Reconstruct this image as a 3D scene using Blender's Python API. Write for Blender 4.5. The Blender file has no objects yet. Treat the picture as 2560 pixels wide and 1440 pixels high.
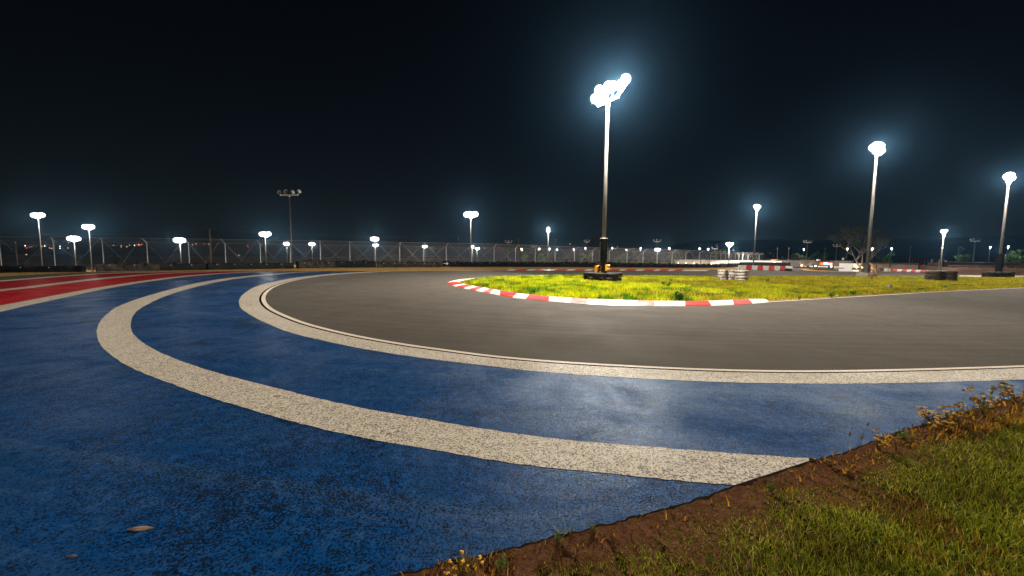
import bpy, bmesh, math, random
import numpy as np
from mathutils import Vector, Matrix, noise as mnoise
from mathutils.geometry import tessellate_polygon
R = math.radians
random.seed(7)
rng = np.random.default_rng(11)
scene = bpy.context.scene
col = scene.collection

# ------------------------------------------------------------------ camera
H = 1.8            # eye height above the asphalt
F = 960.0          # focal length in pixels of the 2560 px wide photograph
CX, CY = 1280.0, 720.0
PITCH = math.atan(77 / F)
ROLL = 0.011
X0 = Vector((1, 0, 0))
FW = Vector((0, math.cos(PITCH), -math.sin(PITCH)))
U0 = Vector((0, math.sin(PITCH), math.cos(PITCH)))
RT = X0 * math.cos(ROLL) + U0 * math.sin(ROLL)
UP = U0 * math.cos(ROLL) - X0 * math.sin(ROLL)
cam_d = bpy.data.cameras.new('camera')
cam_d.sensor_width = 36
cam_d.lens = F / 2560 * 36
cam_d.clip_start = 0.05
cam_d.clip_end = 9000
cam = bpy.data.objects.new('camera', cam_d)
m = Matrix((RT, UP, -FW)).transposed().to_4x4()
m.translation = Vector((0, 0, H))
cam.matrix_world = m
col.objects.link(cam)
scene.camera = cam

# ------------------------------------------------------------------ sky (night: a sky lit as faintly as moonlight)
SKY = 0.0011
world = bpy.data.worlds.new('World')
scene.world = world
world.use_nodes = True
wn, wl = world.node_tree.nodes, world.node_tree.links
wn.clear()
sky = wn.new('ShaderNodeTexSky')
sky.sky_type = 'NISHITA'
sky.sun_disc = False
sky.sun_elevation = R(28)
sky.sun_rotation = R(170)
bg = wn.new('ShaderNodeBackground')
wo = wn.new('ShaderNodeOutputWorld')
wl.new(sky.outputs[0], bg.inputs[0])
bg.inputs[1].default_value = SKY
wl.new(bg.outputs[0], wo.inputs[0])

# ------------------------------------------------------------------ render and exposure
scene.view_settings.view_transform = 'Standard'
scene.view_settings.look = 'None'
scene.view_settings.gamma = 1
scene.view_settings.exposure = 0
cy = scene.cycles
cy.use_denoising = True
cy.max_bounces = 5
cy.diffuse_bounces = 2
cy.glossy_bounces = 2
cy.volume_bounces = 0
cy.transparent_max_bounces = 16
cy.sample_clamp_indirect = 4
cy.use_light_tree = True
POWER = 9000.0      # one flood lamp
LAMP_COL = (1.0, 0.90, 0.76)

# ------------------------------------------------------------------ projection helpers
def ray(px, py):
    return FW + RT * ((px - CX) / F) + UP * ((CY - py) / F)
def at(px, py, z=0.0):
    d = ray(px, py)
    t = (z - H) / d.z
    return Vector((d.x * t, d.y * t, z))
def atd(px, py, depth):
    d = ray(px, py)
    t = depth / d.y
    return Vector((d.x * t, d.y * t, H + d.z * t))

def catmull(P, n=8):
    P = [Vector((p[0], p[1], 0)) for p in P]
    P = [P[0] * 2 - P[1]] + P + [P[-1] * 2 - P[-2]]
    out = []
    for i in range(1, len(P) - 2):
        p0, p1, p2, p3 = P[i - 1:i + 3]
        t0 = 0
        t1 = t0 + max((p1 - p0).length, 1e-4) ** .5
        t2 = t1 + max((p2 - p1).length, 1e-4) ** .5
        t3 = t2 + max((p3 - p2).length, 1e-4) ** .5
        for k in range(n):
            t = t1 + (t2 - t1) * k / n
            a1 = p0 * ((t1 - t) / (t1 - t0)) + p1 * ((t - t0) / (t1 - t0))
            a2 = p1 * ((t2 - t) / (t2 - t1)) + p2 * ((t - t1) / (t2 - t1))
            a3 = p2 * ((t3 - t) / (t3 - t2)) + p3 * ((t - t2) / (t3 - t2))
            b1 = a1 * ((t2 - t) / (t2 - t0)) + a2 * ((t - t0) / (t2 - t0))
            b2 = a2 * ((t3 - t) / (t3 - t1)) + a3 * ((t - t1) / (t3 - t1))
            out.append(b1 * ((t2 - t) / (t2 - t1)) + b2 * ((t - t1) / (t2 - t1)))
    out.append(P[-2])
    return [(p.x, p.y) for p in out]
def curve(pix, n=8, ext0=0, ext1=0, z=0):
    W = [at(x, y, z) for x, y in pix]
    if ext0:
        W = [W[0] + (W[0] - W[1]).normalized() * ext0] + W
    if ext1:
        W = W + [W[-1] + (W[-1] - W[-2]).normalized() * ext1]
    return catmull(W, n)
def offset(pts, w):                # lateral offset; w is a number or a function of 0..1
    out = []
    N = len(pts)
    for i, p in enumerate(pts):
        a = pts[max(i - 1, 0)]; b = pts[min(i + 1, N - 1)]
        t = Vector((b[0] - a[0], b[1] - a[1])).normalized()
        ww = w(i / (N - 1)) if callable(w) else w
        out.append((p[0] - t.y * ww, p[1] + t.x * ww))
    return out

# ------------------------------------------------------------------ object helpers
def props(o, label=None, cat=None, group=None, kind=None):
    if label: o['label'] = label
    if cat: o['category'] = cat
    if group: o['group'] = group
    if kind: o['kind'] = kind
    return o
def link(name, me, mat=None, parent=None, loc=None):
    o = bpy.data.objects.new(name, me)
    col.objects.link(o)
    if mat is not None and me is not None:
        for mm in (mat if isinstance(mat, (list, tuple)) else [mat]):
            me.materials.append(mm)
    if parent: o.parent = parent
    if loc is not None: o.location = loc
    return o
def empty(name, loc, label, cat, group=None, rz=0):
    o = bpy.data.objects.new(name, None)
    o.empty_display_size = .2
    col.objects.link(o)
    o.location = loc
    o.rotation_euler.z = rz
    return props(o, label, cat, group)
def copy_tree(o, parent=None):
    c = o.copy()
    col.objects.link(c)
    c.parent = parent
    for ch in list(o.children):
        copy_tree(ch, c)
    return c
class MB:
    def __init__(s): s.v = []; s.f = []; s.mi = []; s.sm = []
    def add(s, v, f, mi=0, smooth=False):
        n = len(s.v)
        s.v += [tuple(p) for p in v]
        s.f += [tuple(i + n for i in q) for q in f]
        s.mi += [mi] * len(f); s.sm += [smooth] * len(f)
        return s
    def box(s, c, d, rz=0, mi=0, rx=0, ry=0):
        M = Matrix.Translation(c) @ Matrix.Rotation(rz, 4, 'Z') @ Matrix.Rotation(ry, 4, 'Y') @ Matrix.Rotation(rx, 4, 'X')
        v = [M @ Vector((x * d[0] / 2, y * d[1] / 2, z * d[2] / 2)) for x in (-1, 1) for y in (-1, 1) for z in (-1, 1)]
        return s.add(v, [(0, 1, 3, 2), (4, 6, 7, 5), (0, 4, 5, 1), (2, 3, 7, 6), (0, 2, 6, 4), (1, 5, 7, 3)], mi)
    def tube(s, pts, r, n=8, mi=0, cap=True):
        pts = [Vector(p) for p in pts]
        rs = r if isinstance(r, (list, tuple)) else [r] * len(pts)
        base = len(s.v)
        ref = None
        for i, p in enumerate(pts):
            t = (pts[min(i + 1, len(pts) - 1)] - pts[max(i - 1, 0)]).normalized()
            if ref is None:
                ref = Vector((0, 0, 1)) if abs(t.z) < .9 else Vector((1, 0, 0))
            a = t.cross(ref).normalized(); b = a.cross(t).normalized()
            for k in range(n):
                th = 2 * math.pi * k / n
                s.v.append(tuple(p + (a * math.cos(th) + b * math.sin(th)) * rs[i]))
        for i in range(len(pts) - 1):
            for k in range(n):
                k2 = (k + 1) % n
                s.f.append((base + i * n + k, base + i * n + k2, base + (i + 1) * n + k2, base + (i + 1) * n + k))
                s.mi.append(mi); s.sm.append(True)
        if cap:
            s.f.append(tuple(base + k for k in range(n))[::-1]); s.mi.append(mi); s.sm.append(False)
            s.f.append(tuple(base + (len(pts) - 1) * n + k for k in range(n))); s.mi.append(mi); s.sm.append(False)
        return s
    def lathe(s, prof, n=24, M=None, mi=0, closed=False, smooth=True):
        base = len(s.v)
        for (r, z) in prof:
            for k in range(n):
                th = 2 * math.pi * k / n
                p = Vector((r * math.cos(th), r * math.sin(th), z))
                s.v.append(tuple(M @ p if M is not None else p))
        L = len(prof)
        for i in range(L if closed else L - 1):
            j = (i + 1) % L
            for k in range(n):
                k2 = (k + 1) % n
                s.f.append((base + i * n + k, base + i * n + k2, base + j * n + k2, base + j * n + k))
                s.mi.append(mi); s.sm.append(smooth)
        return s
    def mesh(s, name):
        me = bpy.data.meshes.new(name)
        me.from_pydata(s.v, [], s.f)
        me.polygons.foreach_set('material_index', s.mi)
        me.polygons.foreach_set('use_smooth', s.sm)
        me.update()
        return me
    def build(s, name, mat, parent=None, loc=None):
        return link(name, s.mesh(name), mat, parent, loc)
def sheet(name, loop, z, mat, kind='structure', parent=None, skirt=0):
    pts = [Vector((p[0], p[1], z)) for p in loop]
    tris = tessellate_polygon([pts])
    area = sum(pts[i].x * pts[(i + 1) % len(pts)].y - pts[(i + 1) % len(pts)].x * pts[i].y for i in range(len(pts)))
    v = [tuple(p) for p in pts]
    f = []
    for t in tris:
        a, b, c = (pts[i] for i in t)
        f.append(tuple(t) if (b - a).cross(c - a).z > 0 else (t[0], t[2], t[1]))
    if skirt:
        n = len(v)
        v += [(p.x, p.y, z - skirt) for p in pts]
        for i in range(n):
            j = (i + 1) % n
            f.append((j, i, n + i, n + j) if area > 0 else (i, j, n + j, n + i))
    me = bpy.data.meshes.new(name)
    me.from_pydata(v, [], f)
    me.update()
    o = link(name, me, mat, parent)
    if kind: o['kind'] = kind
    return o

# ------------------------------------------------------------------ materials
def mat(name, rgb=(.5, .5, .5), rough=.6, metal=0, spec=.5):
    m = bpy.data.materials.new(name)
    m.use_nodes = True
    b = m.node_tree.nodes['Principled BSDF']
    b.inputs['Base Color'].default_value = (*rgb, 1)
    b.inputs['Roughness'].default_value = rough
    b.inputs['Metallic'].default_value = metal
    b.inputs['Specular IOR Level'].default_value = spec
    return m
def N(m): return m.node_tree.nodes
def L(m, a, b): m.node_tree.links.new(a, b)
def bsdf(m): return N(m)['Principled BSDF']
def noise(m, scale, detail=4, rough=.55, vec=None, dist=0):
    n = N(m).new('ShaderNodeTexNoise')
    n.inputs['Scale'].default_value = scale
    n.inputs['Detail'].default_value = detail
    n.inputs['Roughness'].default_value = rough
    n.inputs['Distortion'].default_value = dist
    if vec is None:
        vec = geo(m)
    L(m, vec, n.inputs['Vector'])
    return n.outputs['Fac']
def geo(m):
    for n in N(m):
        if n.bl_idname == 'ShaderNodeTexCoord': return n.outputs['Object']
    return N(m).new('ShaderNodeTexCoord').outputs['Object']
def scaled(m, sc, vec=None):
    n = N(m).new('ShaderNodeMapping')
    n.inputs['Scale'].default_value = sc
    L(m, vec or geo(m), n.inputs['Vector'])
    return n.outputs[0]
def ramp(m, fac, stops):
    n = N(m).new('ShaderNodeValToRGB')
    e = n.color_ramp.elements
    while len(e) < len(stops): e.new(.5)
    for k, (p, c) in enumerate(stops):
        e[k].position = p
        e[k].color = (c, c, c, 1) if isinstance(c, (int, float)) else (*c, 1)
    L(m, fac, n.inputs[0])
    return n.outputs[0]
def mix(m, fac, a, b, mode='MIX'):
    n = N(m).new('ShaderNodeMix')
    n.data_type = 'RGBA'; n.blend_type = mode
    for inp, val in ((n.inputs[0], fac), (n.inputs[6], a), (n.inputs[7], b)):
        if hasattr(val, 'links') or hasattr(val, 'is_linked'): L(m, val, inp)
        elif isinstance(val, (int, float)): inp.default_value = val
        else: inp.default_value = (*val, 1)
    return n.outputs[2]
def math_(m, op, a, b=0):
    n = N(m).new('ShaderNodeMath'); n.operation = op
    for inp, val in ((n.inputs[0], a), (n.inputs[1], b)):
        if isinstance(val, (int, float)): inp.default_value = val
        else: L(m, val, inp)
    return n.outputs[0]
def bump(m, h, strength, dist):
    n = N(m).new('ShaderNodeBump')
    n.inputs['Strength'].default_value = strength
    n.inputs['Distance'].default_value = dist
    L(m, h, n.inputs['Height'])
    L(m, n.outputs[0], bsdf(m).inputs['Normal'])
def setc(m, c): L(m, c, bsdf(m).inputs['Base Color'])
def setr(m, c): L(m, c, bsdf(m).inputs['Roughness'])
def emis(name, rgb, s):
    m = mat(name, (.02, .02, .02), .5)
    b = bsdf(m)
    b.inputs['Emission Color'].default_value = (*rgb, 1)
    b.inputs['Emission Strength'].default_value = s
    m.cycles.emission_sampling = 'NONE'
    return m

def matte(m, gloss=0.0, rough=.5, lo=.42, hi=1.3, tintc=(1, 1, 1)):
    """plain diffuse surface with a constant small share of gloss"""
    b = bsdf(m); out = N(m)['Material Output']
    d = N(m).new('ShaderNodeBsdfDiffuse')
    src = b.inputs['Base Color']
    if src.is_linked: L(m, src.links[0].from_socket, d.inputs[0])
    else: d.inputs[0].default_value = src.default_value
    nl = b.inputs['Normal'].links
    if nl: L(m, nl[0].from_socket, d.inputs['Normal'])
    if gloss:
        g = N(m).new('ShaderNodeBsdfAnisotropic')
        g.inputs['Roughness'].default_value = rough
        g.inputs['Color'].default_value = (*tintc, 1)
        if b.inputs['Roughness'].is_linked: L(m, b.inputs['Roughness'].links[0].from_socket, g.inputs['Roughness'])
        if nl: L(m, nl[0].from_socket, g.inputs['Normal'])
        mx = N(m).new('ShaderNodeMixShader')
        fr = N(m).new('ShaderNodeFresnel'); fr.inputs['IOR'].default_value = 1.33
        if nl: L(m, nl[0].from_socket, fr.inputs['Normal'])
        patch = ramp(m, noise(m, .9, 5, .68, dist=.8), [(.36, lo), (.68, hi)])
        grain = ramp(m, noise(m, 75, 3, .8), [(.38, .1), (.66, 1.9)])
        L(m, math_(m, 'MULTIPLY', math_(m, 'MULTIPLY', fr.outputs[0], gloss), math_(m, 'MULTIPLY', patch, grain)), mx.inputs[0])
        L(m, d.outputs[0], mx.inputs[1]); L(m, g.outputs[0], mx.inputs[2]); L(m, mx.outputs[0], out.inputs[0])
    else: L(m, d.outputs[0], out.inputs[0])
    N(m).remove(b)

ARC = (9.0, 25.0)                       # centre of the hairpin, for streaks the tyres leave round it
def arcvec(m, rs, ts):
    s = N(m).new('ShaderNodeSeparateXYZ'); L(m, geo(m), s.inputs[0])
    dx = math_(m, 'SUBTRACT', s.outputs[0], ARC[0]); dy = math_(m, 'SUBTRACT', s.outputs[1], ARC[1])
    dx = math_(m, 'MULTIPLY', dx, .62)
    r = math_(m, 'SQRT', math_(m, 'ADD', math_(m, 'MULTIPLY', dx, dx), math_(m, 'MULTIPLY', dy, dy)))
    a = math_(m, 'ARCTAN2', dy, dx)
    c = N(m).new('ShaderNodeCombineXYZ')
    L(m, math_(m, 'MULTIPLY', r, rs), c.inputs[0]); L(m, math_(m, 'MULTIPLY', a, ts), c.inputs[1])
    return c.outputs[0]

# asphalt
A = mat('asphalt', rough=.8, spec=.10)
gr = noise(A, 70, 5, .85)
lg = noise(A, .35, 4, .6)
st = noise(A, 1.0, 5, .65, arcvec(A, 2.2, 1.2))
c = mix(A, ramp(A, gr, [(.42, .0), (.60, 1.0)]), (.014, .011, .008), (.088, .072, .054))
c = mix(A, ramp(A, st, [(.35, 0), (.7, .55)]), c, (.021, .0165, .012))
rb = noise(A, 1.0, 4, .7, arcvec(A, 7, .35))
c = mix(A, ramp(A, rb, [(.46, 0), (.70, .75)]), c, (.020, .017, .014))
c = mix(A, ramp(A, lg, [(.35, 0), (.75, .45)]), c, (.050, .041, .031))
setc(A, c)
setr(A, ramp(A, lg, [(.3, .68), (.7, .85)]))
bump(A, gr, .5, .004)
matte(A, .10, .6, .85, 1.15)

def paint(name, base, light, dark, pit, dusty=.5, spec=.15, blotch=1.0, pitcol=(.02, .02, .022), worn=(.12, .12, .12)):
    m = mat(name, rough=.5, spec=spec)
    fine = noise(m, 58, 4, .8)
    mid = noise(m, 9, 6, .7)
    big = noise(m, .55, 6, .62, dist=.6)
    stretch = noise(m, 2.2, 6, .7, arcvec(m, 1.6, .7))
    c = mix(m, ramp(m, big, [(.38, 0), (.66, 1)]), base, dark)
    c = mix(m, math_(m, 'MULTIPLY', ramp(m, stretch, [(.48, 0), (.72, 1)]), dusty), c, light)
    c = mix(m, math_(m, 'MULTIPLY', ramp(m, mid, [(.52, 0), (.75, 1)]), dusty * .8), c, light)
    pits = math_(m, 'ADD', fine, math_(m, 'MULTIPLY', math_(m, 'SUBTRACT', mid, .5), .32 * blotch))
    pits = math_(m, 'ADD', pits, math_(m, 'MULTIPLY', math_(m, 'SUBTRACT', big, .5), .4 * blotch))
    c = mix(m, ramp(m, pits, [(pit, 1), (pit + .035, 0)]), c, pitcol)
    c = mix(m, math_(m, 'MULTIPLY', ramp(m, noise(m, 1.7, 5, .7, dist=1), [(.62, 0), (.75, 1)]), .45), c, worn)
    setc(m, c)
    setr(m, ramp(m, big, [(.3, .36), (.7, .50)]))
    bump(m, fine, .55, .006)
    matte(m, spec, tintc=(.72, .84, 1) if 'blue' in name else (1, .6, .6) if 'red' in name else (1, 1, 1))
    return m
BLUE = paint('blue_paint', (.0005, .056, .215), (.034, .076, .150), (.0004, .026, .095), .475, .8, .22, 1.0, (.003, .008, .020), (.010, .045, .12))
RED = paint('red_paint', (.30, .007, .012), (.34, .05, .05), (.20, .008, .012), .30, .25, .10, 1.0, (.03, .01, .01), (.24, .04, .04))
WHITE = paint('white_paint', (.50, .445, .365), (.57, .52, .44), (.42, .38, .31), .455, .5, .15, .25, (.06, .055, .05), (.33, .32, .25))
WLINE = paint('white_line_paint', (.56, .49, .41), (.60, .54, .46), (.48, .42, .35), .40, .5, .15, .12, (.15, .13, .12), (.5, .46, .4))
GAP = mat('gap_asphalt', (.012, .010, .009), .8, spec=.2); matte(GAP)

GRD = mat('dry_ground', rough=.95, spec=.1)
c = mix(GRD, ramp(GRD, noise(GRD, 1.2, 6, .7), [(.35, 0), (.65, 1)]), (.34, .19, .065), (.48, .30, .11))
c = mix(GRD, ramp(GRD, noise(GRD, 12, 5, .7), [(.45, 0), (.7, .6)]), c, (.18, .11, .05))
setc(GRD, c)
bump(GRD, noise(GRD, 8, 6, .7), 1, .05)
matte(GRD)
SOIL = mat('soil', rough=.95, spec=.1)
c = mix(SOIL, ramp(SOIL, noise(SOIL, 14, 6, .7), [(.35, 0), (.7, 1)]), (.085, .036, .018), (.17, .080, .042))
c = mix(SOIL, ramp(SOIL, noise(SOIL, 45, 6, .8), [(.48, 0), (.60, .9)]), c, (.040, .024, .015))
setc(SOIL, c)
bump(SOIL, noise(SOIL, 55, 5, .7), 1, .02)
matte(SOIL)
UNDER = mat('lawn_soil', rough=.95, spec=.1)
setc(UNDER, mix(UNDER, noise(UNDER, 10, 5), (.040, .040, .012), (.07, .055, .018)))
ISL = mat('island_soil', rough=.95, spec=.1)
setc(ISL, mix(ISL, ramp(ISL, noise(ISL, 1.5, 5, .7), [(.4, 0), (.62, 1)]), (.12, .09, .03), (.28, .17, .075)))
matte(ISL); matte(UNDER)
PALE = mat('pale_concrete', rough=.85, spec=.3)
setc(PALE, mix(PALE, noise(PALE, 1.3, 6), (.30, .27, .21), (.46, .42, .34)))

def leafmat(name, transl=.3):
    m = mat(name, rough=.6, spec=.08)
    a = N(m).new('ShaderNodeAttribute'); a.attribute_name = 'tint'
    L(m, a.outputs['Color'], bsdf(m).inputs['Base Color'])
    t = N(m).new('ShaderNodeBsdfTranslucent')
    L(m, a.outputs['Color'], t.inputs[0])
    mx = N(m).new('ShaderNodeMixShader')
    mx.inputs[0].default_value = transl
    out = N(m)['Material Output']
    L(m, bsdf(m).outputs[0], mx.inputs[1]); L(m, t.outputs[0], mx.inputs[2]); L(m, mx.outputs[0], out.inputs[0])
    return m
BLADE = leafmat('grass_blade', .42)
LEAF = leafmat('leaf', .25)
def mottled(name, a, b, sc=3, rough=.7, metal=0, bumpd=.0):
    m = mat(name, rough=rough, metal=metal)
    f = noise(m, sc, 5, .65)
    setc(m, mix(m, ramp(m, f, [(.35, 0), (.65, 1)]), a, b))
    if bumpd: bump(m, f, .8, bumpd)
    return m
STEEL = mottled('galvanised_steel', (.52, .52, .52), (.70, .70, .70), 2.5, .5, .1)
POLE = mottled('pole_steel', (.055, .052, .05), (.10, .094, .09), 1.2, .5, .25)
DSTEEL = mottled('dark_steel', (.03, .03, .032), (.07, .07, .07), 3, .5)
RUBBER = mottled('rubber', (.014, .014, .015), (.042, .040, .038), 6, .65, 0, .02)
BELT = mottled('rubber_belt', (.006, .006, .007), (.022, .021, .020), 1.1, .6, 0, .05)
DUSTY = mottled('dusty_rubber', (.008, .008, .008), (.060, .042, .026), 2.2, .75, 0, .02)
WTYRE = mottled('white_painted_rubber', (.035, .028, .022), (.50, .46, .40), 4.5, .65, 0, .02)
PAD = mottled('black_tape', (.004, .004, .005), (.018, .018, .018), 14, .5, 0, .03)
matte(PAD); matte(RUBBER, .15); matte(BELT, .08)
CONC = mottled('concrete', (.20, .18, .15), (.33, .30, .25), 4, .9, 0, .02)
BARK = mottled('bark', (.10, .085, .07), (.22, .19, .16), 3, .9)
WOOD = mottled('utility_wood', (.09, .05, .03), (.16, .09, .055), 2, .9)
WWALL = mottled('white_wall', (.74, .79, .85), (.82, .87, .92), .7, .8)
DWALL = mottled('dark_cladding', (.060, .060, .070), (.085, .085, .098), .6, .7)
TAN = mottled('tan_wall', (.28, .20, .15), (.38, .28, .22), .5, .85)
ROOF = mottled('roof_sheet', (.20, .19, .19), (.30, .28, .28), .8, .6)
BROWN = mottled('brown_wall', (.10, .055, .04), (.17, .10, .075), .5, .9)
ORANGE = mat('orange_plastic', (.75, .27, .012), .45)
YEL = mat('yellow_plastic', (.72, .42, .02), .45)
BLOCKW = mottled('white_plastic', (.50, .48, .45), (.70, .68, .64), 2.0, .5)
BLOCKR = mottled('red_plastic', (.42, .012, .014), (.58, .02, .02), 2.0, .45)
HILL = mottled('hill_scrub', (.020, .020, .016), (.045, .040, .030), .02, .95)
GLASS = mat('dark_glass', (.01, .01, .012), .15)
LENS = emis('lamp_lens', (.92, .96, 1.0), 5)
LENSW = emis('warm_lamp_lens', (1.0, .74, .42), 7)
LENSO = emis('orange_lamp_lens', (1.0, .42, .16), 8)
LENSR = emis('red_lamp_lens', (1.0, .08, .05), 5)
PANEL = emis('lit_panel', (.9, .95, 1.0), .55)

# ------------------------------------------------------------------ ground, with the land falling away behind the barriers
def yh(px): return 643 + .011 * (px - 1280)
_az = [(-180, 60), (-75, 45), (-53, 46), (-35, 56), (-16, 78), (7, 90), (30, 118), (37, 118), (40, 92), (53, 88), (75, 80), (180, 60)]
def crest(az):
    return float(np.interp(az, [a for a, _ in _az], [b for _, b in _az]))
def ground_z(x, y):
    r = math.hypot(x, y)
    az = math.degrees(math.atan2(x, y))
    R0 = crest(az)
    t = min(max((r - R0) / 34, 0), 1)
    return -.04 - 3.9 * t * t * (3 - 2 * t)
mb = MB()
rads = [0, 3, 8, 15, 25, 40] + [45 + 5 * i for i in range(26)] + [190, 230, 300, 450, 700, 1100, 1800, 2600]
NA = 144
gv = []
for r in rads:
    for k in range(NA):
        a = 2 * math.pi * k / NA
        x, y = r * math.sin(a), r * math.cos(a)
        gv.append((x, y, ground_z(x, y)))
gf = []
for i in range(len(rads) - 1):
    for k in range(NA):
        k2 = (k + 1) % NA
        gf.append((i * NA + k, (i + 1) * NA + k, (i + 1) * NA + k2, i * NA + k2) if i else (0, NA + k, NA + k2))
mb.add(gv, gf, 0, True)
props(mb.build('ground', GRD), kind='structure')

# hills on the horizon
def hills(name, az0, az1, dist, base, amp, seed):
    mb = MB(); n = 90; rows = 7
    v = []
    for j in range(rows):
        f = j / (rows - 1)
        for i in range(n + 1):
            a = R(az0 + (az1 - az0) * i / n)
            e = min(i, n - i) / 14; e = min(e, 1)
            h = (base + amp * (mnoise.noise(Vector((i * .06 + seed, 0, 0))) + .4 * mnoise.noise(Vector((i * .25 + seed, 3, 0))))) * e
            prof = math.sin(math.pi * min(f * .75, 1))
            d = dist + f * dist * .45
            v.append((d * math.sin(a), d * math.cos(a), -4.5 + h * prof))
    fc = [(j * (n + 1) + i, j * (n + 1) + i + 1, (j + 1) * (n + 1) + i + 1, (j + 1) * (n + 1) + i) for j in range(rows - 1) for i in range(n)]
    mb.add(v, fc, 0, True)
    return props(mb.build(name, HILL), kind='structure')
hills('hills', 15, 75, 800, 50, 5, 2.0)
hills('hills', -75, 10, 1300, 42, 8, 9.0)

# ------------------------------------------------------------------ painted run-off and track, traced on the ground plane
L0t = [(0, 701.5), (75, 695.5), (148, 690), (240, 684), (320, 681.2), (400, 680.0), (460, 679.4)]
L0b = [(0, 704.4), (75, 698.2), (148, 692.4), (240, 686), (320, 682.6), (400, 680.9), (460, 679.9)]
L1t = [(0, 724), (78, 715.3), (156, 705.5), (234, 696.6), (312, 689.7), (380, 684.6), (430, 682.0), (480, 680.4), (530, 679.6)]
L1b = [(0, 728.6), (78, 720), (156, 710.3), (234, 700.6), (312, 693.1), (380, 686.9), (430, 683.7), (480, 681.6), (530, 680.2)]
L2t = [(0, 764), (78, 750), (156, 735), (234, 721), (312, 708.6), (400, 696.3), (442, 691.3), (505, 685.9), (567, 682.1), (630, 679.6), (690, 678.6)]
L2b = [(0, 780.3), (78, 762.3), (156, 745.6), (234, 728.6), (312, 714), (400, 700.6), (442, 695), (505, 688.6), (567, 684.0), (630, 681.0), (690, 679.3)]
L3o = [(800, 678.6), (742, 680.2), (700, 683.2), (630, 688.8), (567, 695.6), (505, 705.3), (442, 719.8), (380, 736.5), (340, 749), (298, 765.4), (266, 787),
       (248, 810), (242, 828), (244.5, 846), (254.7, 867), (278, 889), (317, 914.5), (376, 941), (434, 962.7), (506, 989), (580, 1012), (697, 1046),
       (814, 1075.8), (950, 1104), (1100, 1129), (1217, 1150), (1334, 1166.5), (1463, 1180), (1600, 1193.8), (1725, 1206), (1836, 1214.5)]
L3i = [(806, 678.9), (742, 681.9), (700, 686.2), (630, 692.4), (567, 701), (505, 713.8), (442, 731), (412, 741.5), (375.8, 757.6), (342, 778.5), (330, 796.6),
       (327, 817), (336.7, 839.6), (366, 863), (424.6, 892.5), (512.5, 923.6), (590, 946), (700, 973.6), (814, 1001.5), (931.5, 1026), (1048.7, 1046.5),
       (1180, 1069), (1334, 1092), (1451.5, 1105), (1568.7, 1114.6), (1700, 1124.5), (1850, 1136), (2040, 1149)]
L4o = [(967, 678.3), (930, 679.4), (867.5, 682.0), (805, 686.6), (742.5, 694.0), (690, 703.2), (642.5, 715.5), (613, 732), (600, 746), (597.2, 758), (603.8, 772),
       (628, 789), (661, 806), (720.6, 830.4), (814, 853.8), (931.5, 877), (1048.7, 894.8), (1180, 911), (1334, 928.6), (1451.5, 938), (1568.7, 945.6),
       (1700, 952), (1850, 957.6), (2025, 960.2), (2153, 960.2), (2284, 958), (2437.5, 953.8), (2560, 950)]
GO = [(985, 678.7), (930, 680.6), (867, 684.4), (805, 689.8), (770, 694.2), (736, 700.0), (711, 705.8), (684, 714.4), (664, 724.6), (652, 736), (647.5, 746.5), (649, 756),
      (655, 765), (668, 776), (700, 791.9), (751, 811.4), (814, 828.6), (884.7, 844.5), (1002, 865.5), (1095.6, 878.6), (1217, 894.4), (1334, 905.6),
      (1451.5, 914), (1568.7, 920.6), (1700, 927), (1850, 932), (2000, 934), (2153, 932.8), (2284, 929.8), (2437, 925.3), (2560, 921)]
FE = [(-260, 716), (-130, 702), (0, 691.5), (100, 686.2), (201, 682), (260, 680.6), (330, 679.6), (400, 679.0), (500, 678.5), (600, 678.2), (700, 677.9), (850, 677.6), (1000, 677.3), (1100, 676.4),
      (1265, 675.6), (1400, 675.4), (1550, 675.6), (1640, 676.2), (1740, 676.8), (1790, 674.3), (1840, 671), (1900, 668.2), (1960, 666.8)]
FR = [(1990, 668.5), (2004, 673), (2030, 677.6), (2080, 679.0), (2140, 679.4), (2240, 681), (2330, 683), (2400, 685), (2560, 688.3), (2900, 696)]
ED = [(993.7, 1438), (1134, 1403), (1251, 1379), (1369, 1345), (1486, 1317), (1603, 1287.5), (1720, 1254), (1837, 1214), (1900, 1194), (1975, 1168), (2040, 1150), (2062, 1144),
      (2137, 1121), (2217, 1090), (2303, 1063), (2400, 1034), (2560, 988), (2760, 940)]
c0t = curve(L0t, ext0=14); c0b = curve(L0b, ext0=14)
c1t = curve(L1t, ext0=14); c1b = curve(L1b, ext0=14)
c2t = curve(L2t, ext0=10); c2b = curve(L2b, ext0=10)
c3o = curve(L3o); c3i = curve(L3i)
rj = random.Random(2)
def rough_edge(c, a=.007): return [(x + rj.uniform(-a, a), y + rj.uniform(-a, a)) for x, y in c]
c3o = rough_edge(c3o); c3i = rough_edge(c3i)
c4o = rough_edge(curve(L4o, ext1=9)); cg = curve(GO, ext1=9)
cf = curve(FE, ext0=16, n=5); cr = curve(FR, ext1=10, n=5)
ce = curve(ED, ext0=3.2, ext1=6)
random.seed(3)
ce = [(x + random.uniform(-.012, .012), y + random.uniform(-.012, .012)) for x, y in ce]     # a broken edge
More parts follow.
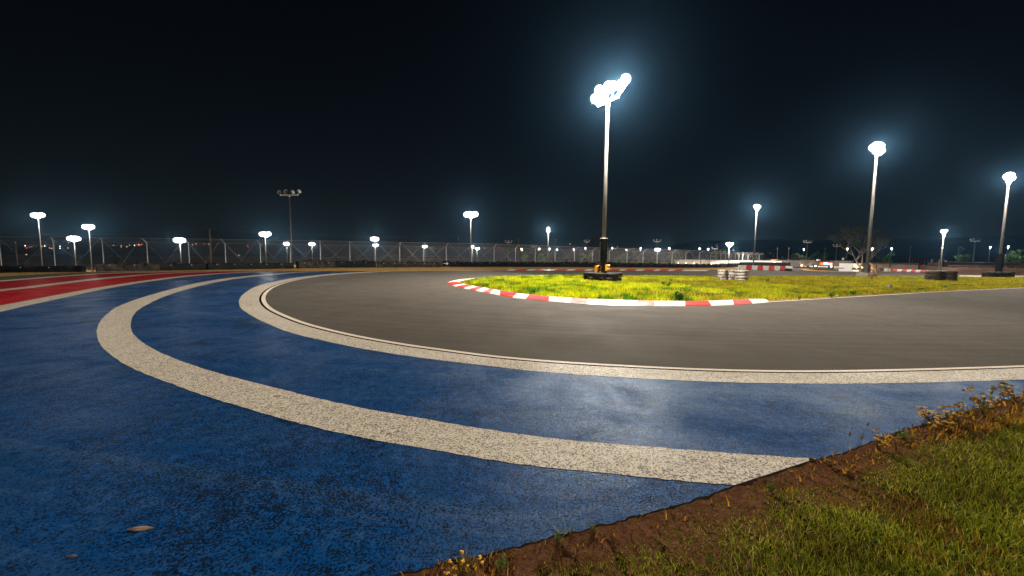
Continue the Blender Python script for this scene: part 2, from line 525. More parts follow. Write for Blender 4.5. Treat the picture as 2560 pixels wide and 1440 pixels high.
# track and run-off slab
sheet('track', cf + cr + ce[::-1] + [(-4.0, -5), (-9.5, -5)], 0, A, skirt=.05)
blue_loop = c2b[::-1] + [(-8.2, -4.9), (-4.05, -4.9)] + ce + c4o[::-1] + [tuple(at(900, 678.1)[:2]), tuple(at(800, 678.3)[:2])]
sheet('blue_runoff', blue_loop, .004, BLUE)
sheet('red_runoff', c0b + [tuple(at(560, 678.9)[:2])] + c2t[::-1], .004, RED)
sheet('white_line', c0t + c0b[::-1], .008, WLINE)
sheet('white_line', c1t + c1b[::-1], .008, WHITE)
sheet('white_line', c2t + c2b[::-1], .008, WHITE)
sheet('white_band', c3o + c3i[::-1], .008, WHITE)
def wl_(a, b): return lambda t: a + (b - a) * t
gi = offset(cg, wl_(.10, .052))
li = offset(cg, wl_(.26, .135))
sheet('white_band', c4o + cg[::-1], .008, WHITE)
sheet('seam', cg + gi[::-1], .0065, GAP)
sheet('white_line', gi + li[::-1], .008, WLINE)
ef = curve([(985, 678.5), (1040, 677.6), (1100, 677.0), (1180, 676.6), (1265, 676.5)])
ef2 = offset(ef, -.32)
sheet('white_line', ef + ef2[::-1], .008, WLINE)
el = curve([(1920, 754.5), (1985, 750.7), (2106, 743.4), (2235, 735.6), (2364, 728.3), (2560, 719.4)], ext1=14)
el2 = offset(el, -.11)
sheet('white_line', el + el2[::-1], .006, WLINE)
sheet('access_road', [tuple(at(*p, -.02)[:2]) for p in [(1975, 669), (1985, 666.6), (2030, 667.5), (2110, 669.5), (2110, 671.5), (2040, 671.8), (2005, 671.5)]], -.02, A)
sheet('concrete_path', [tuple(at(*p)[:2]) for p in [(2398, 688.2), (2440, 688.0), (2560, 689.0), (2800, 693.5), (2800, 701), (2560, 694), (2398, 693)]], .006, PALE)

# ------------------------------------------------------------------ island in the hairpin with its kerb
KO = [(1212, 695.9), (1175, 697.3), (1150, 699.4), (1128.8, 703.4), (1120.5, 706), (1119, 708.4), (1125, 712), (1141, 716.9), (1172.5, 723.8), (1207.5, 730.6), (1250, 738.8), (1278, 743.8),
      (1315, 748), (1366, 752.4), (1426, 757.3), (1509, 762.1), (1564, 763.8), (1636, 765), (1713, 765.6), (1778.5, 764.8), (1835, 762.3), (1881, 759.5), (1924, 755.8)]
KI = [(1212, 696.9), (1181, 699.9), (1160, 702.2), (1150, 703.8), (1146, 705.6), (1147.5, 708.2), (1156, 711.6), (1170, 714.9), (1197.5, 720.2), (1225, 725.4), (1250, 729.8), (1292.5, 736.4), (1325, 740.6),
      (1369, 745.2), (1430, 749.4), (1510, 753.4), (1566, 755.2), (1636, 757.0), (1712, 757.6), (1770, 756.8), (1830, 754.6), (1870, 752.4), (1908, 752.4)]
ko = curve(KO, 10); ki = curve(KI, 10)
kmb = MB()
reds = [(1118, 1132), (1141, 1160), (1172, 1190), (1207, 1222), (1248, 1280), (1315, 1369), (1426, 1470), (1590, 1637), (1713, 1779), (1835, 1881)]
pinks = [(1590, 1637), (1207, 1222)]
def pxof(p):
    v = Vector((p[0], p[1], -H)); d = v.dot(FW)
    return CX + F * v.dot(RT) / d, CY - F * v.dot(UP) / d
prof = [(0, .003), (.12, .045), (.55, .085), (.88, .10), (1, .02)]
rows = []
for (o, i) in zip(ko, ki):
    rows.append([(o[0] + (i[0] - o[0]) * f, o[1] + (i[1] - o[1]) * f, z) for f, z in prof])
nk = len(rows)
for r in rows: kmb.v += r
q = len(prof)
for j in range(nk - 1):
    px, py = pxof(((ko[j][0] + ko[j + 1][0]) / 2, (ko[j][1] + ko[j + 1][1]) / 2))
    near = j > nk * .21
    red = near and any(a <= px <= b for a, b in reds)
    pink = near and any(a <= px <= b for a, b in pinks)
    for s in range(q - 1):
        kmb.f.append((j * q + s, j * q + s + 1, (j + 1) * q + s + 1, (j + 1) * q + s))
        kmb.mi.append((2 if pink else 1) if (red and (s < 3 or px > 1400)) else 0)
        kmb.sm.append(False)
KW = paint('kerb_white', (.66, .64, .58), (.72, .70, .66), (.58, .54, .48), .26, .4, .15, .5, (.3, .27, .24), (.55, .50, .45))
KR = paint('kerb_red', (.46, .030, .030), (.52, .10, .09), (.38, .025, .025), .28, .4, .15, .5, (.3, .15, .14), (.5, .16, .15))
KP = paint('kerb_faded', (.46, .07, .065), (.50, .22, .20), (.40, .06, .055), .34, .45, .15, .5, (.5, .45, .4), (.62, .5, .46))
k = kmb.build('kerb', [KW, KR, KP]); k['kind'] = 'structure'
# far kerb
fk = [(1265, 1284, 0), (1284, 1315, 1), (1315, 1334, 0), (1334, 1360, 1), (1360, 1384, 0), (1384, 1414, 1), (1414, 1432, 0), (1432, 1459, 1), (1459, 1478, 0), (1478, 1502, 1), (1502, 1521, 0),
      (1521, 1545, 1), (1545, 1560, 0), (1560, 1586, 1), (1586, 1605, 0), (1605, 1632, 1), (1632, 1645, 0), (1645, 1667, 1), (1667, 1681, 0), (1681, 1703, 1), (1703, 1730, 0), (1730, 1765, 0)]
kmb = MB()
for a, b, cidx in fk:
    def yb(x): return float(np.interp(x, [1265, 1400, 1550, 1650, 1765], [676.6, 676.5, 676.6, 677.1, 677.7]))
    P = [at(a, yb(a)), at(b, yb(b)), at(b + 9, yb(b) - 2.3), at(a + 9, yb(a) - 2.3)]
    kmb.add([(P[0].x, P[0].y, .004), (P[1].x, P[1].y, .004), (P[2].x, P[2].y, .07), (P[3].x, P[3].y, .07), (P[2].x, P[2].y, -.05), (P[3].x, P[3].y, -.05)],
            [(0, 1, 2, 3), (3, 2, 4, 5)], cidx)
k = kmb.build('kerb', [KW, KR]); k['kind'] = 'structure'

FI = [(1212, 696.9), (1260, 694.6), (1330, 693.0), (1450, 691.9), (1600, 691.2), (1750, 690.8), (1900, 690.8), (2100, 691.6), (2300, 692.8), (2450, 693.2), (2560, 694), (2800, 701)]
fi = curve(FI, 5, ext1=12)
isl_loop = [(p[0], p[1]) for p in ki] + el + fi[::-1][:-1]
sheet('island_ground', isl_loop, .012, ISL, skirt=.01)

# ------------------------------------------------------------------ grass
def inpoly(x, y, poly):
    P = np.array(poly); inside = np.zeros(len(x), bool)
    j = len(P) - 1
    for i in range(len(P)):
        xi, yi = P[i]; xj, yj = P[j]
        if yi != yj:
            c = ((yi > y) != (yj > y)) & (x < (xj - xi) * (y - yi) / (yj - yi) + xi)
            inside ^= c
        j = i
    return inside
def polydist(x, y, line):
    P = np.array(line); d = np.full(len(x), 1e9)
    for i in range(len(P) - 1):
        ax, ay = P[i]; bx, by = P[i + 1] - P[i]
        t = np.clip(((x - ax) * bx + (y - ay) * by) / (bx * bx + by * by + 1e-9), 0, 1)
        d = np.minimum(d, np.hypot(x - ax - bx * t, y - ay - by * t))
    return d
def vnoise(x, y, s, seed=0):          # cheap smooth value noise, vectorised
    tab = np.random.default_rng(100 + seed).random((64, 64))
    u, v = x * s, y * s
    i, j = np.floor(u).astype(int), np.floor(v).astype(int)
    fu, fv = u - i, v - j
    fu, fv = fu * fu * (3 - 2 * fu), fv * fv * (3 - 2 * fv)
    g = lambda a, b: tab[a % 64, b % 64]
    return (g(i, j) * (1 - fu) + g(i + 1, j) * fu) * (1 - fv) + (g(i, j + 1) * (1 - fu) + g(i + 1, j + 1) * fu) * fv
def blades(name, x, y, z, h, w, lean, tint, seed=0, seg=2):
    r = np.random.default_rng(seed); n = len(x)
    yaw = r.random(n) * 2 * np.pi; la = r.random(n) * 2 * np.pi
    cxw, syw = np.cos(yaw) * w / 2, np.sin(yaw) * w / 2
    lx, ly = np.cos(la) * lean * h, np.sin(la) * lean * h
    z = np.broadcast_to(z, n)
    if seg == 2:
        v = np.empty((n, 5, 3)); fr = (0, .5)
        for k, (f, b) in enumerate(((0, 0), (.55, .3))):
            wk = 1 if k == 0 else .8
            v[:, 2 * k] = np.stack([x - cxw * wk + lx * b, y - syw * wk + ly * b, z + h * f], 1)
            v[:, 2 * k + 1] = np.stack([x + cxw * wk + lx * b, y + syw * wk + ly * b, z + h * f], 1)
        v[:, 4] = np.stack([x + lx, y + ly, z + h * (1 - .25 * lean ** 2)], 1)
        loops = np.array([0, 1, 3, 2, 2, 3, 4]); starts = np.array([0, 4]); tot = np.array([4, 3]); k = 5
    else:
        v = np.empty((n, 3, 3))
        v[:, 0] = np.stack([x - cxw, y - syw, z], 1); v[:, 1] = np.stack([x + cxw, y + syw, z], 1)
        v[:, 2] = np.stack([x + lx, y + ly, z + h], 1)
        loops = np.array([0, 1, 2]); starts = np.array([0]); tot = np.array([3]); k = 3
    me = bpy.data.meshes.new(name)
    me.vertices.add(n * k); me.vertices.foreach_set('co', v.astype(np.float32).ravel())
    nl = len(loops)
    me.loops.add(n * nl); me.loops.foreach_set('vertex_index', (np.arange(n)[:, None] * k + loops).ravel().astype(np.int32))
    me.polygons.add(n * len(tot))
    me.polygons.foreach_set('loop_start', (np.arange(n)[:, None] * nl + starts).ravel().astype(np.int32))
    me.update(calc_edges=True)
    a = me.attributes.new('tint', 'FLOAT_COLOR', 'POINT')
    cc = np.ones((n, k, 4), np.float32); cc[:, :, :3] = tint[:, None, :]
    a.data.foreach_set('color', cc.ravel())
    o = link(name, me, BLADE)
    o['kind'] = 'stuff'
    return o
def pick(cols, t):                    # colours by class index
    return np.array(cols)[t]

# island: lime weeds by the pole, ochre and straw further right
n = 620000
x = rng.uniform(-6, 62, n); y = rng.uniform(12, 46, n)
keep = inpoly(x, y, isl_loop) & (np.abs(x / y) < 1.75)
d = np.hypot(x, y)
keep &= rng.random(n) < np.clip(30 / d, .35, 1.2)
x, y, d = x[keep], y[keep], d[keep]
dk = np.minimum(polydist(x, y, ki), polydist(x, y, el))
pn = vnoise(x, y, .8, 1) * .5 + vnoise(x, y, 2.3, 2) * .3 + vnoise(x, y, 6, 3) * .2
keep = (dk > .12) & (rng.random(len(x)) < np.clip((dk - .05) * 1.6, .25, 1)) & ((pn > .33) | (rng.random(len(x)) < .45))
x, y, d, dk, pn = (q_[keep] for q_ in (x, y, d, dk, pn))
n = len(x)
right = np.clip((x - 7) / 11 + (vnoise(x, y, .4, 5) - .5) * 1.2, 0, 1)     # how dry
r1 = rng.random(n)
g2 = vnoise(x, y, 1.1, 8) * .6 + vnoise(x, y, 3.1, 9) * .4
cls = np.where(g2 > .60, 2, np.where(r1 < .45, 0, 1))
cls = np.where(rng.random(n) < right * .55, 3, cls)
cls = np.where(rng.random(n) < .06 + right * .10, 4, cls)
cols = [(.70, .72, .005), (.46, .60, .006), (.09, .26, .008), (.46, .34, .010), (.68, .54, .15)]
tint = pick(cols, cls) * rng.uniform(.45, 1.2, (n, 1)) * (.55 + .75 * vnoise(x, y, 2.6, 17))[:, None]
tint = tint * (1 - .30 * right[:, None])
h = (.09 + .16 * vnoise(x, y, 1.7, 4) + .08 * rng.random(n)) * np.clip(dk * 1.4 + .35, .35, 1)
h *= np.where(rng.random(n) < .004, 1.9, 1) * (1 - .45 * right)
w = .012 + .00075 * d
blades('island_grass', x, y, .012, h, w, rng.uniform(.1, .8, n), tint, 21, 1)
bpy.data.objects['island_grass']['label'] = 'lime and straw coloured weeds and grass covering the island inside the hairpin'

# foreground lawn
n = 880000
x = rng.uniform(-3.5, 14, n); y = rng.uniform(-.6, 8.6, n)
lawn_poly = ce + [(12, 8), (12, -6), (-6, -6)]
keep = inpoly(x, y, lawn_poly) & (np.abs(x) < 2.4 * (y + .9)) & (np.hypot(x, y) > .55)
x, y = x[keep], y[keep]
d = np.hypot(x, y)
de = polydist(x, y, ce)
edge = -.13 + .22 * vnoise(x, y, 1.3, 31) + .12 * vnoise(x, y, 6, 32)
keep = (rng.random(len(x)) < np.clip((de - edge) * 9, .012, 1)) & (rng.random(len(x)) < np.clip(3.6 / d, .4, 1)) & (de > .04)
x, y, d, de = x[keep], y[keep], d[keep], de[keep]
n = len(x)
pn = vnoise(x, y, 1.4, 41) * .5 + vnoise(x, y, 4, 42) * .5
r1 = rng.random(n)
cls = np.where(r1 < .34, 0, np.where(r1 < .72, 1, 2))
cls = np.where(rng.random(n) < np.clip((.44 - pn) * 3, 0, .55), 3, cls)
cls = np.where(rng.random(n) < .08, 4, cls)
cols = [(.27, .25, .016), (.17, .20, .012), (.07, .11, .010), (.19, .09, .016), (.40, .32, .09)]
tint = pick(cols, cls) * rng.uniform(.45, 1.3, (n, 1)) * (.7 + .6 * vnoise(x, y, 3.2, 44))[:, None]
h = (.038 + .052 * pn + .03 * rng.random(n)) * np.clip(.45 + (de - .2) * 1.6, .4, 1)
zz = -.035
blades('lawn_grass', x, y, zz, h, .0026 + .0008 * d, rng.uniform(.15, .95, n), tint, 22, 2)
bpy.data.objects['lawn_grass']['label'] = 'short green and yellowed lawn grass in the near right corner'
sheet('lawn_ground', [p for p in offset(ce, -.30)] + [(14, 9), (14, -9), (-8, -9)], -.034, UNDER)
# bare soil verge, lumpy
mbs = MB()
inner = offset(ce, -.004)
ns = 12
sv = []
offs = [offset(ce, -.012 - .07 * k) for k in range(ns)]
for i in range(len(ce)):
    for kx in range(ns):
        px_, py_ = offs[kx][i]
        zz_ = -.002 - .010 * min(kx, 1) + .014 * mnoise.noise(Vector((px_ * 6, py_ * 6, 0))) + .010 * mnoise.noise(Vector((px_ * 22, py_ * 22, 0)))
        zz_ -= .012 * max(0, (kx - ns + 4)) ** 1
        sv.append((px_, py_, zz_))
mbs.add(sv, [(i * ns + k_, i * ns + k_ + 1, (i + 1) * ns + k_ + 1, (i + 1) * ns + k_) for i in range(len(ce) - 1) for k_ in range(ns - 1)], 0, True)
props(mbs.build('soil_verge', SOIL), kind='structure')
# clods and pebbles on the verge
mbs = MB()
random.seed(5)
for _ in range(700):
    i = random.randrange(len(ce) - 1); t = random.random(); o_ = -random.uniform(.02, .42) ** 1
    px_ = offs[min(int(-o_ / .07), ns - 1)][i][0] + random.uniform(-.05, .05)
    py_ = offs[min(int(-o_ / .07), ns - 1)][i][1] + random.uniform(-.05, .05)
    s = random.uniform(.004, .016)
    pts = [Vector((random.gauss(0, 1), random.gauss(0, 1), random.gauss(0, 1))).normalized() for _ in range(6)]
    base_ = [(1, 0, 0), (-1, 0, 0), (0, 1, 0), (0, -1, 0), (0, 0, 1), (0, 0, -1)]
    v = [(px_ + bx * s * random.uniform(.7, 1.3), py_ + by * s * random.uniform(.7, 1.3), -.018 + bz * s * .7) for bx, by, bz in base_]
    mbs.add(v, [(0, 2, 4), (2, 1, 4), (1, 3, 4), (3, 0, 4), (2, 0, 5), (1, 2, 5), (3, 1, 5), (0, 3, 5)])
o = mbs.build('clods', SOIL); props(o, 'small brown clods and pebbles scattered on the soil verge', kind='stuff')

# dry grass strip between track and tyre barrier
n = 90000
px_ = rng.uniform(-150, 1840, n)
lo = np.interp(px_, [-150, 0, 201, 400, 1000, 1265, 1550, 1740, 1840], [704, 691, 681.4, 678.6, 676.8, 673.8, 673.8, 675.5, 670])
hi = np.interp(px_, [-150, 0, 300, 600, 1000, 1400, 1700, 1840], [686, 683, 678.4, 673.5, 667, 667.5, 669, 667.6])
py_ = lo + (hi - lo) * rng.random(n) ** .8
P = np.array([tuple(at(a, b)) for a, b in zip(px_, py_)])
tn = pick([(.46, .27, .09), (.38, .20, .06), (.52, .36, .15), (.24, .19, .05)], rng.integers(0, 4, n)) * rng.uniform(.7, 1.2, (n, 1))
blades('dry_grass', P[:, 0], P[:, 1], -.04, rng.uniform(.03, .11, n), .05 + 0 * px_, rng.uniform(.1, .8, n), tn, 23, 1)
bpy.data.objects['dry_grass']['label'] = 'short tan dry grass between the track edge and the tyre barrier'
# rusty orange weed cover creeping over the verge
cw = np.array(ce); n = 9000
ii = rng.integers(0, len(ce) - 1, n); tt = rng.random(n)
bx0 = cw[ii] * (1 - tt)[:, None] + cw[ii + 1] * tt[:, None]
wx = np.array([pxof(p)[0] for p in bx0])
dens = np.interp(wx, [1000, 1090, 1230, 1300, 2050, 2250, 2400, 3000], [0, .5, .5, .04, .06, .35, 1, 1]) * (.3 + vnoise(bx0[:, 0], bx0[:, 1], 2.2, 61))
k_ = rng.random(n) < dens
off = np.array(offset(ce, -1.0)) - cw
wd_ = rng.random(n) ** .8 * np.interp(wx, [1000, 2200, 2500, 3000], [.22, .25, .55, .8]) - .02
P = bx0 + off[ii] * wd_[:, None]
P = P[k_]; n = len(P)
blades('weed_cover', P[:, 0], P[:, 1], -.02, rng.uniform(.02, .12, n) * np.interp(wx[k_], [1000, 2200, 2500], [.6, .7, 1.2]), .006 + .0016 * np.hypot(P[:, 0], P[:, 1]), rng.uniform(.1, 1.1, n),
       pick([(.34, .15, .015), (.20, .10, .02), (.12, .09, .02), (.45, .23, .02), (.10, .04, .015)], rng.integers(0, 5, n)) * rng.uniform(.6, 1.2, (n, 1)), 25, 2)
bpy.data.objects['weed_cover']['label'] = 'low rusty orange weeds creeping along the soil verge'
#PART2

# ------------------------------------------------------------------ flood light masts
def near_ground(x, y): return ground_z(x, y) if math.hypot(x, y) > 44 else 0.0
lights = []
def point(parent, loc, power, radius, colr=LAMP_COL):
    l = bpy.data.lights.new('lamp_light', 'POINT')
    l.energy = power; l.shadow_soft_size = radius; l.color = colr
    o = bpy.data.objects.new('lamp_light', l)
    col.objects.link(o); o.parent = parent; o.location = loc
    lights.append(o)
    return o
def head_mesh(r):
    """shallow bowl reflector with a yoke, opening along -Y"""
    mb = MB()
    M = Matrix.Rotation(R(90), 4, 'X')
    mb.lathe([(r * .98, 0), (r, -.02), (r * .92, -r * .35), (r * .6, -r * .75), (r * .3, -r * .95), (.001, -r)], 20, M)
    mb.lathe([(r * .98, 0), (r * .88, -r * .33), (r * .56, -r * .7), (.001, -r * .9)][::-1], 20, M)
    mb.box((0, r * .55, -r * .75), (r * .22, r * .5, r * .35))
    mb.tube([(0, r * .55, -r * .8), (0, r * .75, -r * 1.15)], .04, 6)
    return mb
head_cache = {}
def lamp_head(parent, loc, az, tilt, r, lit, bulb, power, lensmat=None, colr=LAMP_COL, spill=1.0):
    key = round(r, 2)
    if key not in head_cache:
        me = head_mesh(r).mesh('lamp_head'); me.materials.append(STEEL); head_cache[key] = me
    h = link('lamp_head', head_cache[key], None, parent, loc)
    h.rotation_euler = (tilt, 0, az)        # az 0 faces -Y (towards the camera)
    mb = MB()
    M = Matrix.Rotation(R(90), 4, 'X')
    b = bulb * .64 if lit else r * .9
    dome = [(b * math.cos(t), b * math.sin(t) * (.8 if lit else .15)) for t in [i * math.pi / 16 for i in range(9)]]
    mb.lathe(dome, 20, M)
    if lit: mb.lathe([(b * math.cos(t), -b * math.sin(t) * .5) for t in [i * math.pi / 12 for i in range(7)]], 20, M)
    ln = mb.build('lens', lensmat or (LENS if lit else GLASS), h, (0, -.02 if not lit else -b * .2, 0))
    if lit and power > 0:
        if spill > 0: point(h, (0, -b * 1.1 - .8, 0), power * spill, .1, colr)
        if spill < 1:
            l = bpy.data.lights.new('lamp_beam', 'SPOT')
            l.energy = power * (1 - spill); l.shadow_soft_size = .1; l.color = colr
            l.spot_size = R(112); l.spot_blend = .6
            o = bpy.data.objects.new('lamp_beam', l); col.objects.link(o); o.parent = h
            o.location = (0, -b * 1.1 - .14, 0)
            o.rotation_euler = (-R(57) - tilt, 0, 0)
    return h

def mast(P, top, udir, blen, heads, lit, label, base_z, r_bot=.14, r_top=.09, group=None, name='floodlight_mast', power=None, bar_z=0, thick=.16, lensmat=None, one_light=False, spill=.4):
    """heads: list of (along bar, up, azimuth, tilt, reflector radius, glow radius)"""
    e = empty(name, (P[0], P[1], base_z), label, 'floodlight', group)
    hgt = top - base_z
    mb = MB(); mb.tube([(0, 0, 0), (0, 0, hgt * .5), (0, 0, hgt)], [r_bot, (r_bot + r_top) / 2, r_top], 12)
    mb.build('pole', POLE, e)
    mb = MB(); mb.tube([(0, 0, hgt - .35), (0, 0, hgt - .1)], r_top * 1.35, 12)
    u = Vector((udir[0], udir[1], 0)).normalized()
    rz = math.atan2(u.y, u.x)
    mb.box((0, 0, hgt + .02), (blen, thick, thick), rz)
    for s in (-1, 1):
        mb.box((u.x * s * blen / 2, u.y * s * blen / 2, hgt + .06), (.06, thick * 1.3, thick * 1.6), rz)
    mb.build('cross_arm', STEEL, e)
    pw = POWER if power is None else power
    for i, (a, up, az, tilt, r, g) in enumerate(heads):
        loc = Vector((u.x * a, u.y * a, hgt + up))
        hh = lamp_head(e, loc, az, tilt, r, lit, g, (pw if (not one_light or i == len(heads) // 2) else 0), lensmat, LAMP_COL, spill)
        br = MB()
        a2 = max(-blen / 2, min(blen / 2, a))
        br.tube([(u.x * a2, u.y * a2, hgt), (u.x * a, u.y * a, hgt + up * .5), (u.x * a, u.y * a + .1, hgt + up - r * .6)], .035, 6)
        br.build('bracket', STEEL, e)
    return e

MG = 'floodlight masts around the circuit'
# main mast on the island
pb = at(1506.5, 704.5)
tp = atd(1513, 254, pb.y)
main = mast(pb, tp.z, (.5, -.86), 2.0, [(-1.45, .72, R(20), R(25), .36, .50), (-1.0, 1.18, R(20), R(25), .36, .54), (-.5, .74, R(20), R(25), .36, .50), (-.05, 1.12, R(20), R(25), .36, .50), (.45, .95, R(10), R(25), .34, .40), (1.25, .72, R(-30), R(25), .36, .56), (1.7, .95, R(-30), R(25), .36, .50)],
            True, 'tallest brightest floodlight mast standing in tyres on the lime green island', 0.0, .15, .12, MG, power=POWER * 1.0, spill=1.0)
hb = tp.z
# wrap, stripes, signals
d0 = pb.y
zt = atd(1506, 597, d0).z; zb = atd(1506, 691, d0).z
w = MB()
nn = 26
prof_ = [(.27 + .012 * math.sin(i * 1.9) + .008 * math.sin(i * 4.1), zb + .35 + (zt - zb - .35) * i / nn) for i in range(nn + 1)]
w.lathe([(.17, prof_[0][1])] + prof_ + [(.17, prof_[-1][1] + .04)], 18)
pad = w.build('padding_sleeve', PAD, main)
w = MB()
for i in range(12):                                   # torn pale spiral tape
    z0 = zb + .55 + i * (zt - zb - .8) / 12
    pts = [(.283 * math.cos(R(a)), .283 * math.sin(R(a)), z0 + (a - 150) * .0022) for a in range(150, 222, 12)]
    v = []
    for p in pts: v += [p, (p[0] * 1.004, p[1] * 1.004, p[2] + .035)]
    w.add(v, [(2 * k_, 2 * k_ + 2, 2 * k_ + 3, 2 * k_ + 1) for k_ in range(len(pts) - 1)])
TAPE = mottled('pale_tape', (.45, .42, .40), (.10, .10, .10), 9, .4)
w.build('spiral_tape', TAPE, pad)
w = MB(); w.lathe([(.285, zt + .0), (.29, zt + .03), (.24, zt + .05), (.15, zt + .045)], 18); w.build('collar', TAPE, pad)
w = MB(); w.lathe([(.30, zb - .1), (.33, zb + .05), (.31, zb + .34), (.27, zb + .42)], 18); w.build('boot', PAD, main)
def signal(px, py, dz, rz, sx):
    p = atd(px, py, d0 - .12)
    s = MB()
    s.box((0, 0, 0), (sx, .14, .50), 0)
    s2 = MB()
    for zz_ in (-.12, .12):                        # hoods
        M = Matrix.Translation((0, -.07, zz_)) @ Matrix.Rotation(R(90), 4, 'X')
        s2.lathe([(sx * .30, 0), (sx * .30, .17)], 14, M)
    b = s.build('signal_box', YEL, main, Vector((p.x, p.y, p.z)) - Vector(main.location))
    b.rotation_euler = (0, R(3), rz)
    s2.build('hood', ORANGE, b)
    s3 = MB()
    for zz_ in (-.12, .12):
        M = Matrix.Translation((0, -.075, zz_)) @ Matrix.Rotation(R(90), 4, 'X')
        s3.lathe([(.001, .02), (sx * .27, .0)], 14, M)
    s3.build('signal_lens', GLASS, b)
signal(1495, 672, 0, R(18), .50)
signal(1516.5, 669, 0, R(70), .42)

def tyre_mesh(Rr, w, mat_, seed=0, tread=22):
    mb = MB(); ri = Rr * .58; tread = 22 if mat_ is RUBBER else 0
    pr = [(ri, -w * .32), (ri * 1.04, -w * .46), (Rr * .80, -w * .5), (Rr * .91, -w * .46), (Rr * .975, -w * .32), (Rr, -w * .1), (Rr * .985, -w * .05), (Rr * .985, w * .05), (Rr, w * .1), (Rr * .975, w * .32), (Rr * .91, w * .46), (Rr * .80, w * .5),
          (ri * 1.04, w * .46), (ri, w * .32), (ri * 1.1, 0)]
    mb.lathe(pr, 30, None, 0, True)
    for k_ in range(tread):                       # shoulder lugs
        a = 2 * math.pi * k_ / tread
        for s in (-1, 1):
            mb.box((Rr * .985 * math.cos(a), Rr * .985 * math.sin(a), s * w * .30), (Rr * .05, Rr * .13, w * .22), a)
    me = mb.mesh('tyre'); me.materials.append(mat_)
    return me
T_big = tyre_mesh(.52, .34, RUBBER)
T_white = tyre_mesh(.50, .235, WTYRE); T_white2 = tyre_mesh(.38, .235, WTYRE)
T_dust = tyre_mesh(.60, .325, DUSTY); T_small = tyre_mesh(.36, .25, RUBBER); T_mid = tyre_mesh(.40, .325, DUSTY)
def tyre(me, x, y, z, label, group, tilt=0):
    o = link('tyre', me, None, None, (x, y, z))
    o.rotation_euler = (random.uniform(-.04, .04) + tilt, random.uniform(-.03, .03), random.uniform(0, 6))
    return props(o, label, 'tyre', group)
random.seed(21)
sides = ['far right', 'near right', 'near', 'near left', 'far left', 'far']
for lay in range(2):
    for k_ in range(6):
        a = R(-10 - 60 * k_ + lay * 12)
        rr = (.98 if lay else .92) + random.uniform(-.04, .04)
        tyre(T_big, pb.x + rr * math.cos(a), pb.y + rr * math.sin(a), .20 + .345 * lay,
             ('upper' if lay else 'lower') + ' black tyre on the ' + sides[k_] + ' side of the tall island mast', 'black tyres ringing the tall island mast')
# white painted stacks
for px, by, me, n_, nm, dd in [(1811, 702.6, T_white2, 4, 'left', 1), (1834, 702.9, T_white2, 4, 'middle', 1), (1861, 704.2, T_white, 4, 'right', 1)]:
    p = at(px, by)
    for k_ in range(n_):
        lvl = ['bottom', 'second', 'third', 'top'][k_]
        tyre(me, p.x + random.uniform(-.02, .02), p.y + .4 + random.uniform(-.02, .02), .12 + .238 * k_, f'{lvl} white painted tyre of the {nm} white stack on the island', 'white painted tyres stacked on the island')
for px, by, nm in [(2346, 703, 'left'), (2362, 701.2, 'middle'), (2384, 703.6, 'right')]:
    p = at(px, by)
    for k_ in range(3):
        lvl = ['bottom', 'middle', 'top'][k_]
        tyre(T_dust if nm != 'middle' else T_mid, p.x, p.y + .5, .165 + .328 * k_, f'{lvl} dusty black tyre of the {nm} stack beside the black signal box', 'dusty black tyres stacked near the right edge')

# second and third masts on the island
pb2 = at(2165.5, 693.5)
tp2 = atd(2190, 385, pb2.y)
m2 = mast(pb2, tp2.z, (.93, .55), 1.7, [(-1.15, .55, R(-25), R(20), .40, .56), (-.45, .85, R(-35), R(20), .40, .58), (.15, .95, R(-40), R(20), .40, .58), (.75, .95, R(-50), R(20), .40, .42), (1.15, .5, R(-60), R(20), .36, .36)],
          True, 'bright floodlight mast rising from a concrete block on the island', .0, .16, .11, MG, spill=.5)
w = MB(); w.box((0, 0, .19), (1.25, 1.25, .62), R(12)); blk = w.build('footing', CONC, m2)
w = MB(); w.box((0, 0, .95), (.42, .42, .9), R(12)); w.build('base_box', DSTEEL, m2)
w = MB(); w.tube([(.18, -.3, 1.05), (.35, -.45, 1.0), (.48, -.5, .8), (.52, -.5, .62), (.54, -.55, .5)], .035, 8); w.build('yellow_hose', YEL, m2)
bp = at(2178.5, 700.5)
b = empty('bollard', bp, 'slim dark bollard with a red cap beside the concrete footing', 'bollard')
w = MB(); w.tube([(0, 0, 0), (0, 0, .38)], .06, 10); w.build('post', DSTEEL, b)
w = MB(); w.lathe([(.07, .38), (.08, .42), (.075, .56), (.04, .62), (.001, .64)], 12); w.build('cap', BLOCKR, b)
pb3 = at(2495, 692.5)
tp3 = atd(2515.5, 455, pb3.y)
m3 = mast(pb3, tp3.z, (.85, .5), 1.5, [(-.9, .55, R(-30), R(20), .38, .54), (-.2, .8, R(-40), R(20), .38, .58), (.5, .85, R(-50), R(20), .38, .58), (1.1, .6, R(-60), R(20), .38, .40)],
          True, 'bright floodlight mast with a black wrapped foot at the right edge', .0, .145, .10, MG, spill=.5)
z3t = atd(2495, 634, pb3.y).z
w = MB(); w.lathe([(.30 + .015 * math.sin(i * 2.1), .6 + (z3t - .6) * i / 20) for i in range(21)], 16); w.build('padding_sleeve', PAD, m3)
random.seed(4)
for k_, px in enumerate([2465, 2483, 2502, 2514]):
    p = at(px, 694.0 + (k_ == 3) * -.8)
    for lv in range(2):
        tyre(T_big, p.x, p.y - .2, .18 + .34 * lv, f"{['lower', 'upper'][lv]} black tyre, {['first', 'second', 'third', 'fourth'][k_]} from the left, at the rightmost mast", 'black tyres at the foot of the rightmost mast')

